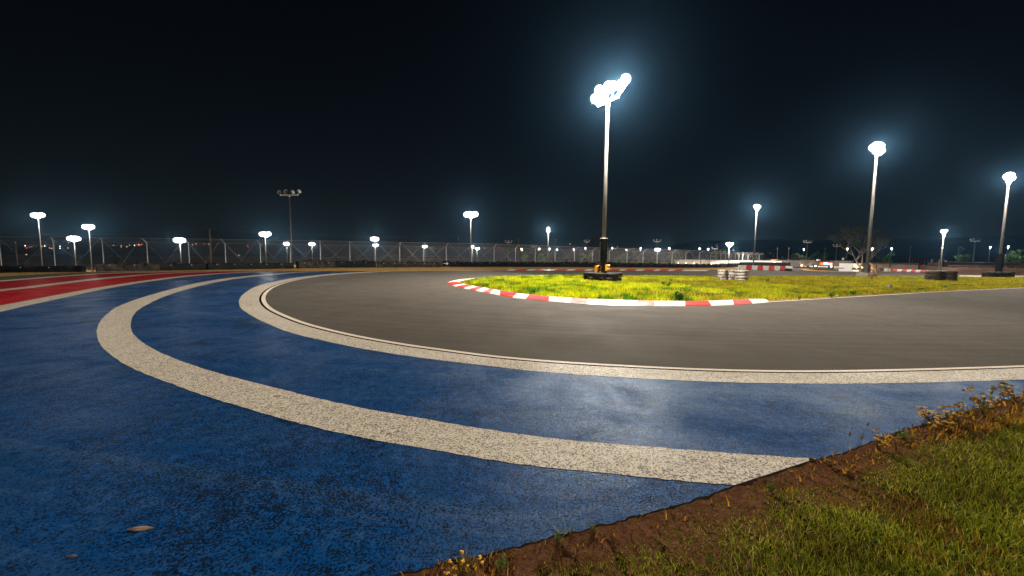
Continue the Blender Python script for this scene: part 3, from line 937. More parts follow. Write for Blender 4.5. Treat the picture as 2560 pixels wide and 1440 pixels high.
# distant lit masts: px, y of the lamps, width in px, number of heads, label
def far_mast(px, py, wpx, n, label, depth=None, g=None, turn=0, top_only=None, power=None, one=True, spill=.36):
    dep = depth or 4.4 * F / wpx
    c = atd(px, py, dep)
    wid = wpx / F * dep
    gr = g or min(wid * .23, .62)
    span = wid - 2 * gr
    bz = c.z - .75
    gz = near_ground(c.x, c.y)
    hs = [((-span / 2 + span * i / max(n - 1, 1)) if n > 1 else 0, .75 + (.12 if i % 2 else 0), R(random.uniform(-20, 20)) + math.atan2(c.x - 8, c.y - 10) * -.4, R(22), .38, gr) for i in range(n)]
    return mast((c.x, c.y), bz, (math.cos(turn), math.sin(turn)), max(span * .7, .8), hs, True, label, gz, .14, .10, MG, power=power if power is not None else POWER * (2.0 if one else 1), one_light=one, spill=spill)
random.seed(9)
FM = [(95, 538, 38, 4, 'lit floodlight mast, leftmost of all, rising above the wire fence'),
      (222, 567, 36, 4, 'lit floodlight mast seen in the gap between two tyre barriers'),
      (185, 596, 38, 5, 'small low lit floodlight mast between the two leftmost masts'),
      (450, 600, 37, 5, 'wide lit floodlight mast left of the wooden utility pole'),
      (663, 585, 35, 4, 'lit floodlight mast left of the tall unlit mast'),
      (717, 609, 21, 3, 'small lit floodlight mast at the foot of the tall unlit mast'),
      (780, 610, 20, 3, 'small warm lit floodlight mast right of the tall unlit mast'),
      (937, 597, 27, 3, 'lit floodlight mast, upper of two in line behind one fence post'),
      (939, 613, 18, 2, 'lit floodlight mast, lower of two in line behind one fence post'),
      (1062, 616, 17, 2, 'small lit floodlight mast midway behind the wire fence'),
      (1177, 536, 44, 4, 'large lit floodlight mast above the arrow board'),
      (1181, 616, 12, 2, 'tiny lit floodlight mast directly under the large central one'),
      (1193, 621, 14, 2, 'tiny warm lit floodlight mast right of the large central one'),
      (1644, 624, 19, 3, 'lit floodlight mast in front of the small unlit mast'),
      ]
LASTM = (1824, 609, 22, 3, 'lit floodlight mast above the long white wall')
for px, py, wpx, n, lb in FM:
    dep = 4.4 * F / wpx
    if wpx < 16: dep = 230
    e = far_mast(px, py, wpx, n, lb, depth=dep, g=(wpx / F * dep) * (.24 if n > 3 else .30))
e = far_mast(*LASTM[:5], depth=134, g=.55, spill=1.0, power=POWER * 2.6)
e = far_mast(1371, 571, 14, 1, 'single lamp lit mast left of the tall island mast', depth=105, g=.62)
e = far_mast(1892.5, 516, 26, 3, 'lit floodlight mast over the red and white barrier blocks', depth=88, g=.52, turn=R(25), spill=1.0, power=POWER * 3)
e = far_mast(2360, 578.5, 21, 2, 'lit floodlight mast behind the dusty black tyre stacks', depth=88, g=.42, turn=R(20), spill=1.0, power=POWER * 1.5)

# unlit masts
UG = 'unlit floodlight masts'
def unlit(px, py, wpx, depth, label, heads, gz=None):
    c = atd(px, py, depth)
    wd = wpx / F * depth
    hs = []
    for i in range(heads):
        a = -wd / 2 + wd * i / (heads - 1)
        side = -1 if i < heads / 2 else 1
        hs.append((a * 1.12, .55 + .12 * (i % 2), R(90) * side + R(180), R(35), .40 if depth < 100 else .27, .3))
    return mast((c.x, c.y), c.z, (1, -.12), wd, hs, False, label, near_ground(c.x, c.y), .17 if depth < 100 else .2, .13, UG, thick=.2 if depth < 100 else .25)
unlit(723, 488, 46, 75, 'tall unlit floodlight mast with bare lamps tilted outwards', 4)
unlit(1271.5, 606, 13, 150, 'unlit mast behind the fence right of the large central light', 3)
unlit(1334, 617, 11, 150, 'short unlit mast behind the fence near the single lamp mast', 3)
unlit(1467, 605, 10, 150, 'unlit mast just left of the tall island mast', 3)
unlit(1537, 621, 10, 160, 'low unlit mast just right of the tall island mast', 2)
unlit(1642.5, 604, 14, 150, 'unlit mast standing above a lit one behind the fence', 3)
unlit(1787, 622, 11, 160, 'small unlit mast above the left part of the white wall', 2)
unlit(2019, 606, 16, 150, 'unlit mast in front of the dark building left of its sign', 4)
unlit(2092, 615.5, 14, 165, 'unlit mast in front of the dark building right of its sign', 3)
unlit(2438, 603, 18, 125, 'unlit mast left of the rightmost lit mast', 4)

# small street lamps
SG = 'small street lamps in the distance'
def street(px, py, warm, label, size=.42, depth=None, pole=True):
    dep = depth or 6.2 * F / max(yh(px) - py, 12)
    c = atd(px, py, dep)
    gz = near_ground(c.x, c.y)
    e = empty('street_lamp', (c.x, c.y, gz), label, 'street lamp', SG)
    h = c.z - gz
    if pole:
        w = MB(); w.tube([(.0, .1, 0), (0, .1, h + .1), (0, 0, h + .25)], [.12, .08, .06], 8); w.build('pole', POLE, e)
    s = size * dep / 200
    w = MB(); w.box((0, .1, s * .8), (s * 1.2, s * 1.2, s * .3)); hd = w.build('lamp_head', DSTEEL, e, (0, 0, h))
    w = MB(); w.lathe([(.001, -s), (s * .5, -s * .87), (s * .87, -s * .5), (s, 0), (s * .87, s * .5), (s * .5, s * .8)], 14); w.build('lens', LENSW if warm else LENS, hd)
    point(hd, (0, 0, -s - .3), 4500, .1, (1, .8, .55) if warm else (1, .95, .9))
    return e
ST = [(1304, 622.5, 1, 'warm street lamp left of the single lamp mast, beyond a green tree', .8), (1348, 622, 1, 'warm street lamp over the leftmost pale green bushes', .8), (1374, 621.5, 0, 'white street lamp close by the single lamp mast', .6), (1392.5, 623.5, 0, 'white street lamp at a fence post tip right of the single lamp mast', .6),
      (1434, 622.5, 0, 'faint white street lamp between two fence posts', .5), (1463.5, 619.8, 0, 'white street lamp left of the unlit mast by the island mast', .55), (1531, 620.3, 0, 'bright white street lamp right of the tall island mast', .7), (1566, 624.5, 0, 'white street lamp on a slim pole beside a fence post', .6),
      (1601.5, 620, 0, 'white street lamp left of the low lit mast', .55), (1673, 620.5, 1, 'warm street lamp right of the low lit mast', .7), (1749, 621, 0, 'white street lamp above the left of the white wall', .6), (1771, 622.2, 0, 'white street lamp above the middle of the white wall', .55),
      (2009.5, 622.5, 0, 'bluish street lamp left of the unlit mast by the dark building', .6), (2119, 621.3, 1, 'warm street lamp seen through the large tree', .55), (2181, 621.3, 0, 'bluish street lamp right of the concrete footed mast', .75), (2229, 620.8, 0, 'street lamp above the tan building and a green bush', .6),
      (2356, 619.5, 0, 'street lamp beside the lit mast behind the tyre stacks', .6), (2476, 617.6, 0, 'bluish street lamp left of the rightmost mast', .6), (2521, 615.8, 0, 'bluish street lamp right of the rightmost mast', .6)]
for px, py, wm, lb, sz in ST: street(px, py, wm, lb, sz * .62)

# plain bare posts in the distance
for px, y0_, y1_, dep, lb in [(1146, 597, 652, 120, 'thin dark post left of the large central floodlight'), (1296, 600, 640, 140, 'thin dark post above the green tree'), (1389.5, 600, 640, 140, 'thin dark post right of the single lamp mast'), (1583.5, 622, 656, 110, 'pale slim post between fence posts'), (1753.5, 622, 660, 110, 'pale slim post over the white wall'),
                              (1944.5, 621, 650, 125, 'left pale post over the white building'), (1972.5, 621, 668, 122, 'right pale post over the white building'), (2063.5, 621, 652, 140, 'thin post behind the building sign'), (2277, 618, 652, 130, 'thin post over the tan building'), (38, 607, 660, 75, 'thin brown post at the left behind the fence')]:
    c = atd(px, y0_, dep); gz = near_ground(c.x, c.y)
    e = empty('post', (c.x, c.y, gz), lb, 'post', 'bare posts in the distance')
    w = MB(); w.tube([(0, 0, 0), (0, 0, c.z - gz)], [.12, .09], 8); w.build('shaft', WOOD if px == 38 else POLE, e)
    w = MB(); w.lathe([(.10, 0), (.13, .03), (.12, .12), (.001, .16)], 8); w.build('cap', STEEL, e, (0, 0, c.z - gz))

# utility pole and its wires
c = atd(523, 572, 95)
gz = near_ground(c.x, c.y)
e = empty('utility_pole', (c.x, c.y, gz), 'brown wooden utility pole left of the tall unlit mast', 'utility pole')
w = MB(); w.tube([(0, 0, 0), (0, 0, c.z - gz)], [.2, .14], 8); w.build('pole', WOOD, e)
w = MB(); w.box((.12, 0, c.z - gz - .35), (1.1, .1, .12)); w.build('crossarm', WOOD, e)
WIRE = mat('wire', (.05, .05, .05), .5)
for zo, yy, yl in ((0, 583, 574), (-2.2, 603, 594), (-2.9, 608, 599)):
    w = MB()
    A0 = atd(-60, yl + 6, 100); B0 = Vector((c.x, c.y, c.z + zo - .2)); C0 = atd(1150, yy + 8, 150)
    for P0, P1 in ((A0, B0), (B0, C0)):
        pts = []
        for i in range(17):
            t = i / 16; p = P0.lerp(P1, t); p.z -= 1.0 * 4 * t * (1 - t); pts.append(p)
        w.tube(pts, .028, 4, cap=False)
    o = w.build('overhead_wire', WIRE); props(o, ['top', 'middle', 'lowest'][[0, -2.2, -2.9].index(zo)] + ' dark overhead wire strung from the utility pole', 'wire', 'overhead wires')

# ------------------------------------------------------------------ catch fence
ZB, ZA = 3.6, .62
fpx = [-150, -72, 0, 65, 135, 197, 257, 313, 368, 420, 472, 518, 563.5, 608, 651, 689, 726, 764, 801, 838, 874.7, 906, 937.5, 968, 999.4, 1030, 1058.6, 1087, 1115.6, 1148, 1179, 1207, 1235, 1262, 1288.8]
fpx = [-150, -72, 0, 135, 257, 368, 472, 563.5, 651, 726, 801, 874.7, 937.5, 999.4, 1058.6, 1115.6, 1179, 1235, 1288.8, 1338, 1387.5, 1436, 1481, 1523, 1567.5, 1607.5, 1643, 1680, 1714, 1748, 1776.6, 1790, 1802, 1814, 1827.5, 1837.5, 1847, 1856.6, 1870, 1884, 1898]
fence = empty('catch_fence', (0, 80, 0), 'tall chain link catch fence with angled post tops behind the tyre barrier', 'fence')
FO = Vector((0, 80, 0))
fp = []
for px in fpx:
    dep = float(np.interp(px, [-150, 0, 500, 900, 1235, 1436, 1607, 1714, 1776, 1800, 1898], [64, 64, 66, 70, 75, 89, 101, 108, 112, 118, 142]))
    q_ = atd(px, 0, 1); xx = (px - CX) / F * dep
    p = atd(px, yh(px), dep)
    lat = float(np.interp(px, [0, 257, 300, 560, 726, 801, 1000, 1235, 1436, 1714, 1898], [9, 9, 2, 1, 2, 6, 7, 7, 9.5, 10.5, 10])) / F * dep
    z_ = .7
    arm = Vector((lat, -math.sqrt(max(.0, 1.0 - lat * lat)) if lat < 1 else -.1, z_))
    fp.append((Vector((p.x, p.y, near_ground(p.x, p.y))), Vector((p.x, p.y, ZB)), Vector((p.x, p.y, ZB)) + arm))
for b0, t0, a0 in fp:
    w = MB(); w.tube([b0 - FO, t0 - FO], .06, 8); w.tube([t0 - FO, a0 - FO], .045, 8)
    w.lathe([(.075, -.02), (.085, .04), (.001, .09)], 8, Matrix.Translation(t0 - FO))
    w.build('post', STEEL, fence)
WIREM = mat('galvanised_wire', (.42, .42, .42), .5, .2)
def ribbon(mb, a, b, wd, nrm):
    d = (b - a).normalized(); s = d.cross(nrm).normalized() * wd / 2
    mb.add([a - s, b - s, b + s, a + s], [(0, 1, 2, 3)])
def chain(mb, o_, ux, uy, W, Hh, pitch, wd):
    nrm = ux.cross(uy).normalized()
    k = -Hh
    while k < W:
        for sgn in (1, -1):
            # line x = k + y  (or mirrored)
            y0 = max(0, -k); y1 = min(Hh, W - k)
            if y1 > y0 + .01:
                p, q2 = (k + y0, y0), (k + y1, y1)
                if sgn < 0: p, q2 = (W - p[0], p[1]), (W - q2[0], q2[1])
                ribbon(mb, o_ + ux * p[0] + uy * p[1], o_ + ux * q2[0] + uy * q2[1], wd, nrm)
        k += pitch
for i in range(len(fp) - 1):
    b0, t0, a0 = fp[i]; b1, t1, a1 = fp[i + 1]
    w = MB()
    z0 = max(b0.z, b1.z)
    o_ = Vector((b0.x, b0.y, z0)) - FO; e1 = Vector((b1.x, b1.y, z0)) - FO
    Wd = (e1 - o_).length; ux = (e1 - o_).normalized()
    chain(w, o_, ux, Vector((0, 0, 1)), Wd, ZB - z0, .16, .008)
    av = a0 - t0
    chain(w, t0 - FO, (t1 - t0).normalized(), av.normalized(), Wd, av.length, .16, .008)
    w.build('chain_link_panel', WIREM, fence)
    w = MB()
    w.tube([a0 - FO, a1 - FO], .022, 5, cap=False); w.tube([t0 - FO, t1 - FO], .015, 5, cap=False)
    w.tube([(t0 + b0) / 2 - FO, (t1 + b1) / 2 - FO], .012, 4, cap=False)
    w.build('cable', WIREM, fence)
    if Wd > 3:
        w = MB()
        w.tube([a0 - FO, Vector((b1.x, b1.y, z0)) - FO], .022, 4, cap=False); w.tube([a1 - FO, Vector((b0.x, b0.y, z0)) - FO], .022, 4, cap=False)
        w.build('cross_brace', WIREM, fence)

# ------------------------------------------------------------------ tyre barrier: lengths of rubber belting over tyres
segs = [(-150, 683.5, -62, 682.8), (-60, 682.6, 207, 681), (242, 680, 400, 677.5), (401, 677.4, 516, 675.4), (520, 675.3, 735, 671.6), (746, 671.0, 838, 669.4), (839, 669.3, 940, 668.6), (945, 668.6, 1105, 667.5), (1126, 666.9, 1262, 666.6),
        (1264, 666.8, 1397, 667.4), (1399, 667.5, 1540, 668.4), (1541, 668.4, 1640, 669.0), (1641, 669.0, 1730, 669.4), (1731, 669.4, 1800, 669.2), (1801, 669.2, 1845, 667.5)]
hts = [.55, .62, .83, .80, .80, .98, .98, .88, .88, .92, .98, .90, .82, .80, .80]
BL = ['beyond the left edge of the picture', 'low at the far left with pale tyre tops', 'starting right of the gap at the far left', 'under the wide left floodlight', 'under the wooden utility pole and tall unlit mast', 'scuffed pale right of the tall unlit mast', 'with pale bolts, left of the twin stacked lamps',
      'worn brown along its top, left of the arrow board', 'with bolts, right of the arrow board', 'below the thin dark post over the green tree', 'directly left of and behind the island mast', 'right behind the island mast', 'below the lit mast in front of an unlit one', 'left below the white wall', 'in front of the white wall at the barrier bend']
SCUFF = mottled('scuffed_belt', (.008, .008, .008), (.065, .052, .042), 2.0, .7, 0, .05)
matte(SCUFF, .08)
random.seed(31)
for si, ((xa, ya, xb, yb_), hh, bl) in enumerate(zip(segs, hts, BL)):
    p0, p1 = at(xa, ya), at(xb, yb_)
    mid = (p0 + p1) / 2
    e = empty('tyre_barrier', (mid.x, mid.y, -.04), 'black rubber tyre barrier length ' + bl, 'tyre barrier', 'tyre barrier lengths along the outside of the bend')
    dv = (p1 - p0); Ln = dv.length; u = dv.normalized(); nrm = Vector((u.y, -u.x, 0))
    if nrm.y > 0: nrm = -nrm
    w = MB(); ns_ = max(8, int(Ln / .45)); v = []
    for i in range(ns_ + 1):
        t = i / ns_; c = p0.lerp(p1, t) - mid
        j1 = .05 * mnoise.noise(Vector((i * .4, si * 9, 0))); j2 = .05 * mnoise.noise(Vector((i * .7, si * 5, 7)))
        j3 = .06 * mnoise.noise(Vector((i * .9, si * 3, 3)))
        for off, z_ in ((0, 0), (.05 + j1, hh * .3), (j1, hh * .62), (.02 + j2, hh * .93 + j2), (-.10, hh + j3), (-.55, hh + j3 * .7), (-.62, hh * .9), (-.62, 0)):
            q2 = c + nrm * off; v.append((q2.x, q2.y, z_))
    K8 = 8
    w.add(v, [(i * K8 + s, (i + 1) * K8 + s, (i + 1) * K8 + s + 1, i * K8 + s + 1) for i in range(ns_) for s in range(K8 - 1)], 0, True)
    w.add([v[s] for s in range(K8)], [tuple(range(K8))]); w.add([v[ns_ * K8 + s] for s in range(K8)], [tuple(range(K8))[::-1]])
    belt = w.build('rubber_belt', SCUFF if si in (5, 2, 7) else BELT, e)
    if Ln > 3 and si != 0:
        w = MB()
        for i in range(int(Ln / 1.7)):
            c = p0.lerp(p1, (i + .5) * 1.7 / Ln) - mid + nrm * .06
            w.box((c.x, c.y, hh * .80), (.07, .05, .07))
        w.build('bolts', STEEL, belt)
        ntop = min(9, int(Ln / 2))
        for i in range(ntop):
            c = p0.lerp(p1, (i + random.uniform(.3, .7)) / ntop) - mid - nrm * .3
            t = link('top_tyre', T_small, None, e, (c.x, c.y, hh + .02 + random.uniform(-.08, .02)))
            t.rotation_euler = (random.uniform(-.2, .2), random.uniform(-.2, .2), random.uniform(0, 3))
# pale lids on the low left length
# arrow board
ap = at(1115.5, 667.0); ap.y -= .1
e = empty('arrow_board', (ap.x, ap.y, -.02), 'black board with a white arrow pointing right, set in the tyre barrier', 'sign')
w = MB(); w.box((0, 0, .56), (1.32, .1, 1.05)); w.build('board', BELT, e)
w = MB()
ar = [(-.42, .05), (.18, .05), (.02, .24), (.14, .27), (.42, 0), (.14, -.27), (.02, -.24), (.18, -.05), (-.42, -.05)]
fr = [(x_, -.07, .6 + z_) for x_, z_ in ar]; bk = [(x_, -.05, .6 + z_) for x_, z_ in ar]
w.add(fr + bk, [tuple(range(9))[::-1], tuple(range(9, 18))] + [(i, (i + 1) % 9, 9 + (i + 1) % 9, 9 + i) for i in range(9)])
w.build('arrow', mat('arrow_white', (.75, .85, .95), .5), e)

# far rows of tyre stacks where the barrier bends away
random.seed(17)
for k_ in range(30):
    px = 1822 + k_ * 5.15
    by = float(np.interp(px, [1822, 1850, 1880, 1972], [668.6, 667.3, 666.4, 668.2]))
    p = at(px, by)
    s_ = {0: 1.25}.get(0)
    n_ = 4 if px < 1850 else 5
    for lv in range(n_):
        o = link('tyre', T_small, None, None, (p.x, p.y, .12 + .25 * lv - .04))
        o.scale = (1.0, 1.0, 1.0)
        o.rotation_euler.z = random.random() * 6
        props(o, 'small black tyre in the long row of stacks behind the red and white blocks', 'tyre', 'black tyres stacked in a long row in front of the white building')

# red and white barrier blocks
def block_mesh(wd, dp, hh):
    w = MB(); v = []
    for xx in (-wd / 2 + .01, wd / 2 - .01):
        for yy, zz_ in ((-dp / 2, 0), (-dp / 2, hh * .25), (-dp * .32, hh * .38), (-dp * .22, hh * .94), (-dp * .14, hh), (dp * .14, hh), (dp * .22, hh * .94), (dp * .32, hh * .38), (dp / 2, hh * .25), (dp / 2, 0)):
            v.append((xx, yy, zz_))
    w.add(v, [(i, i + 1, 11 + i, 10 + i) for i in range(9)] + [(9, 0, 10, 19), tuple(range(10))[::-1], tuple(range(10, 20))])
    return w
def blocks(lst, hfrac, names, group):
    for (xa, xb, yb1, cc, lb) in lst:
        p0 = at(xa, yb1[0]); p1 = at(xb, yb1[1]); mid = (p0 + p1) / 2
        wd = (p1 - p0).length
        e = empty('barrier_block', (mid.x, mid.y, 0), lb, 'barrier block', group, math.atan2(p1.y - p0.y, p1.x - p0.x))
        body = block_mesh(wd, .55, hfrac).build('body', BLOCKR if cc else BLOCKW, e)
        w = MB(); w.box((-wd * .28, -.265, .07), (wd * .2, .04, .09)); w.box((wd * .28, -.265, .07), (wd * .2, .04, .09)); w.build('fork_slot', GLASS, body)
bx = [(1845, 1865, 0), (1865.3, 1880, 1), (1880.3, 1893.5, 0), (1893.8, 1908, 1), (1908.3, 1922, 0), (1922.3, 1936, 1), (1936.3, 1950, 0), (1950.3, 1964.5, 1)]
ordn = ['first', 'second', 'third', 'fourth']
cnt = [0, 0]; lst = []
for a, b, cc in bx:
    ybf = lambda x: float(np.interp(x, [1845, 1965], [674.0, 677.3]))
    lst.append((a, b, (ybf(a), ybf(b)), cc, f"{ordn[cnt[cc]]} {'red' if cc else 'white'} barrier block from the left in the row behind the white tyres")); cnt[cc] += 1
blocks(lst, .80, None, 'red and white barrier blocks behind the island')
p = at(1971.5, 677.6)
e = empty('capped_tyre_end', (p.x, p.y, 0), 'white topped rounded tyre bundle ending the red and white barrier row', 'tyre bundle')
w = MB(); w.lathe([(.45, 0), (.50, .1), (.50, .38), (.46, .42)], 18); w.build('tyres', RUBBER, e)
w = MB(); w.lathe([(.50, .43), (.53, .5), (.50, .74), (.42, .80), (.001, .82)], 18); w.build('cap', BLOCKW, e)
lst = []; cnt = [0, 0]
bx = [(2234, 2244.5, 1), (2244.8, 2256.5, 0), (2256.8, 2268, 1), (2268.3, 2280, 0), (2280.3, 2291, 1), (2291.3, 2303, 0), (2303.3, 2317.5, 1), (2317.8, 2330, 0)]
for a, b, cc in bx:
    ybf = lambda x: float(np.interp(x, [2234, 2330], [678.6, 682.2]))
    lst.append((a, b, (ybf(a), ybf(b)), cc, f"{ordn[cnt[cc]]} {'red' if cc else 'white'} barrier block from the left along the tan building")); cnt[cc] += 1
blocks(lst, .44, None, 'low red and white blocks in front of the tan building')
p = at(2218, 678.6)
e = empty('utility_cabinet', (p.x, p.y, 0), 'white cabinet standing left of the low red and white blocks', 'cabinet')
w = MB(); w.box((0, 0, .27), (.72, .5, .5)); w.build('body', BLOCKW, e); w = MB(); w.box((0, 0, .54), (.78, .56, .05)); w.build('lid', BLOCKW, e)
w = MB(); w.box((0, -.256, .27), (.02, .02, .44)); w.build('door_seam', GLASS, e)

# signal box on a slim post in front of the dusty tyres
p = at(2349.5, 703.0)
e = empty('signal_post', (p.x, p.y, 0), 'black box on a slim dark post in front of dusty tyre stacks', 'signal')
tz = atd(2354, 649, p.y).z
w = MB(); w.tube([(0, 0, 0), (0, 0, tz)], .035, 8); w.build('post', DSTEEL, e)
w = MB(); w.box((.25, .12, tz - .32), (.68, .16, .56)); w.box((.25, .12, tz - .02), (.74, .24, .03)); bxo = w.build('box', DSTEEL, e)
w = MB(); w.box((.40, .03, tz - .14), (.20, .02, .08)); w.build('plate', BLOCKW, bxo)
p = at(2223.5, 721.5)
e = empty('ground_box', (p.x, p.y, 0), 'small grey service box in the island grass near the track', 'service box')
w = MB(); w.box((0, 0, .12), (.22, .18, .24), R(8)); w.build('body', CONC, e); w = MB(); w.box((0, 0, .25), (.25, .21, .025), R(8)); w.build('lid', DSTEEL, e)

# ------------------------------------------------------------------ buildings beyond the crest
def wallbox(name, px0, px1, ytop, dep0, dep1, thick, m, parent, zb=-4.2, loc=None, ytop1=None):
    a = atd(px0, ytop, dep0); b = atd(px1, ytop1 if ytop1 is not None else ytop, dep1)
    u = (Vector((b.x, b.y, 0)) - Vector((a.x, a.y, 0))); n_ = Vector((-u.y, u.x, 0)).normalized() * thick
    if n_.y < 0: n_ = -n_
    o_ = Vector(parent.location)
    v = []
    for p in (a, b):
        for off in (Vector((0, 0, 0)), n_):
            v.append((p.x + off.x - o_.x, p.y + off.y - o_.y, zb - o_.z)); v.append((p.x + off.x - o_.x, p.y + off.y - o_.y, p.z - o_.z))
    w = MB(); w.add(v, [(0, 4, 5, 1), (4, 6, 7, 5), (6, 2, 3, 7), (2, 0, 1, 3), (1, 5, 7, 3), (0, 2, 6, 4)])
    return w.build(name, m, parent)
def onwall(name, px, py, wpx, hpx, dep, m, parent, dy=.15, th=.12):
    c = atd(px, py, dep - dy); o_ = Vector(parent.location)
    w = MB(); w.box((0, 0, 0), (wpx / F * dep, th, hpx / F * dep))
    return w.build(name, m, parent, c - o_)
def wall_lamp(px, py, dep, parent, s=.26):
    c = atd(px, py, dep - .5)
    o_ = Vector(parent.location)
    w = MB(); w.box((0, .25, .1), (.2, .5, .12)); b = w.build('wall_lamp', DSTEEL, parent, c - o_)
    w = MB(); w.lathe([(.001, -s), (s * .6, -s * .8), (s, 0), (s * .8, s * .6), (.001, s * .7)], 12); w.build('lens', LENSW, b)
    point(b, (0, -s - .25, 0), 350, .1, (1, .72, .45))
    return b
bc = atd(2075, 660, 132)
bld = empty('garage_building', (bc.x, bc.y, -4.2), 'long dark grey building with an illuminated red and white sign', 'building')
wallbox('wall', 1999, 2134, 651.0, 132, 134, 12, DWALL, bld, ytop1=652.2)
for xa, xb, y_ in ((2000, 2036, 650.6), (2044, 2050, 650.8), (2092, 2127, 653.2)):
    onwall('roof_edge', (xa + xb) / 2, y_, xb - xa, .9, 132, ROOF, bld, dy=.35)
onwall('vent', 2046, 650.0, 5.5, 3.2, 131, WWALL, bld, dy=.4, th=.8)
onwall('chimney', 2108, 647.5, 3.0, 6, 135, WWALL, bld, dy=-2, th=.5)
for px, py, wp, hp in ((2014, 666.5, 5, 3.2), (2027.5, 667, 7.5, 4.4), (2057, 668, 24, 6.0), (2092, 669.5, 13, 6.5), (2102.5, 669.5, 9.5, 6.8), (2120, 671, 7, 5)):
    f = onwall('window', px, py, wp, hp, 132, mat('window_frame', (.5, .5, .5), .5), bld, dy=.3)
    c = f.location.copy()
    w = MB(); w.box((0, -.09, 0), (wp / F * 132 - .18, .05, hp / F * 132 - .14))
    for i in range(3): w.box((-wp / F * 132 * .25 + i * wp / F * 132 * .25, -.125, 0), (.06, .03, hp / F * 132 - .14), mi=1)
    w.build('pane', [emis('window_glow', (.95, .95, 1.0), .75), DSTEEL], f)
for px, py in ((2004, 663.6), (2038.5, 664.7), (2078, 666), (2113.5, 667), (2129, 667.8), (2141.5, 668.6)): wall_lamp(px, py, 132, bld, .28)
# the sign: red chevron letter and a pale lozenge with dark script
sg = atd(2065, 659.3, 131.4)
sr = Vector(sg) - Vector(bld.location)
RG = emis('sign_red_glow', (1, .05, .02), 2.2); WG = emis('sign_white_glow', (.75, .92, 1), 2.2); OG = emis('sign_orange_glow', (1, .38, .02), 2.5); BG_ = emis('sign_blue_glow', (.05, .35, .7), 1.2)
w = MB()
def lozenge(w, x0, x1, z0, z1, y, mi, sk=.25):
    w.add([(x0, y, z0), (x1, y, z0), (x1 + sk, y, (z0 + z1) / 2), (x1 - sk, y, z1), (x0 + sk * .2, y, z1), (x0 - sk * .2, y, (z0 + z1) / 2)], [tuple(range(6))], mi)
w.box((0, .1, 0), (4.5, .1, 1.05), mi=4)
lozenge(w, -2.1, -.75, -.42, .42, .02, 0, .1)
lozenge(w, -.9, 1.9, .26, .46, .0, 1); lozenge(w, .5, 2.0, .22, .50, -.01, 0)
lozenge(w, -.8, 2.0, -.30, .24, .0, 1); lozenge(w, -.6, 1.4, -.46, -.30, .0, 3)
sgn = w.build('sign', [RG, WG, OG, BG_, DWALL], bld, sr)
def text_mesh(name, s, size, m, parent, loc, shear=0, ext=.02):
    cu = bpy.data.curves.new(name, 'FONT'); cu.body = s; cu.size = size; cu.extrude = ext; cu.shear = shear; cu.align_x = 'CENTER'; cu.align_y = 'CENTER'
    t = bpy.data.objects.new(name, cu)
    me = bpy.data.meshes.new_from_object(t)
    bpy.data.objects.remove(t)
    o = link(name, me, m, parent, loc)
    o.rotation_euler = (R(90), 0, 0)
    return o
text_mesh('lettering', 'A', 1.0, OG, sgn, (-1.5, -.06, -.02), .2)
text_mesh('lettering', 'ORCOr', .62, BG_, sgn, (.55, -.06, -.05), .3)

wb = atd(1840, 660, 150)
wbl = empty('white_building', (wb.x, wb.y, -4.2), 'long low white building behind the fence and tyre stacks', 'building')
wallbox('wall', 1693, 1998, 649.3, 150, 138, 10, WWALL, wbl, ytop1=652.6)
for a, b, y_ in ((1706, 1744, 648.6), (1758, 1800, 649.4), (1888, 1960, 651.2)):
    onwall('roof_edge', (a + b) / 2, y_ + .6, b - a, 1.2, 146, ROOF, wbl, dy=.6)
for px, py in ((1695.5, 658), (1715, 657.8), (1735, 658.3), (1777.5, 659.5), (1799, 660.3), (1935, 659.5), (1971.5, 663.5)): wall_lamp(px, py, 140, wbl, .22)
onwall('door', 1975, 665, 4, 9, 137, BROWN, wbl, dy=.4)
onwall('awning', 1988, 657.5, 18, 4, 137, WWALL, wbl, dy=1.6, th=1.5)
onwall('recess', 1987, 665, 17, 8, 138.5, DWALL, wbl, dy=.6)
# orange roof sign far behind
c = atd(1936, 649.8, 158)
e = empty('roof_sign', (c.x, c.y, c.z - 2), 'small glowing orange and yellow sign above the white building', 'sign')
w = MB(); w.box((0, 0, 2), (2.7, .1, .42)); w.build('panel', RG, e)
w = MB(); [w.box((-1.05 + i * .42, -.08, 2.0), (.24, .05, .26 if i % 2 else .18), mi=0) for i in range(6)]; w.build('glyphs', OG, e)
w = MB(); w.tube([(-1, .1, -3), (-1, .1, 2)], .08, 6); w.tube([(1, .1, -3), (1, .1, 2)], .08, 6); w.build('legs', DSTEEL, e)
# small brown wide roof behind
c = atd(1982, 650, 190)
e = empty('far_shed', (c.x, c.y, -4.2), 'dim brown low shed with vents behind the two buildings', 'building')
wallbox('wall', 1950, 2016, 647.2, 190, 190, 14, BROWN, e)
for px in (1956, 1999, 2005): onwall('vent', px, 643.5, 1.5, 4, 189, ROOF, e, dy=-2, th=.3)
# tan building
bc = atd(2240, 668, 128)
tb = empty('tan_building', (bc.x, bc.y, -4.2), 'long low tan building with dark door openings beside the dark one', 'building')
wallbox('wall', 2182, 2296, 659.2, 128, 122, 9, TAN, tb, ytop1=662.5)
wallbox('wall', 2299, 2372, 663.6, 126, 118, 6, TAN, tb, ytop1=668.5)
onwall('roof', 2232, 658.3, 118, 1.6, 127, ROOF, tb, dy=.8, th=1.4)
for px, py, wp, hp in ((2204, 673, 17, 6), (2275, 673, 14, 5.5)):
    f = onwall('door', px, py, wp, hp, 124.5, DWALL, tb, dy=.6)
for px in (2191, 2225, 2261): onwall('pilaster', px, 668, 2, 15, 125.5, BROWN, tb, dy=.6)
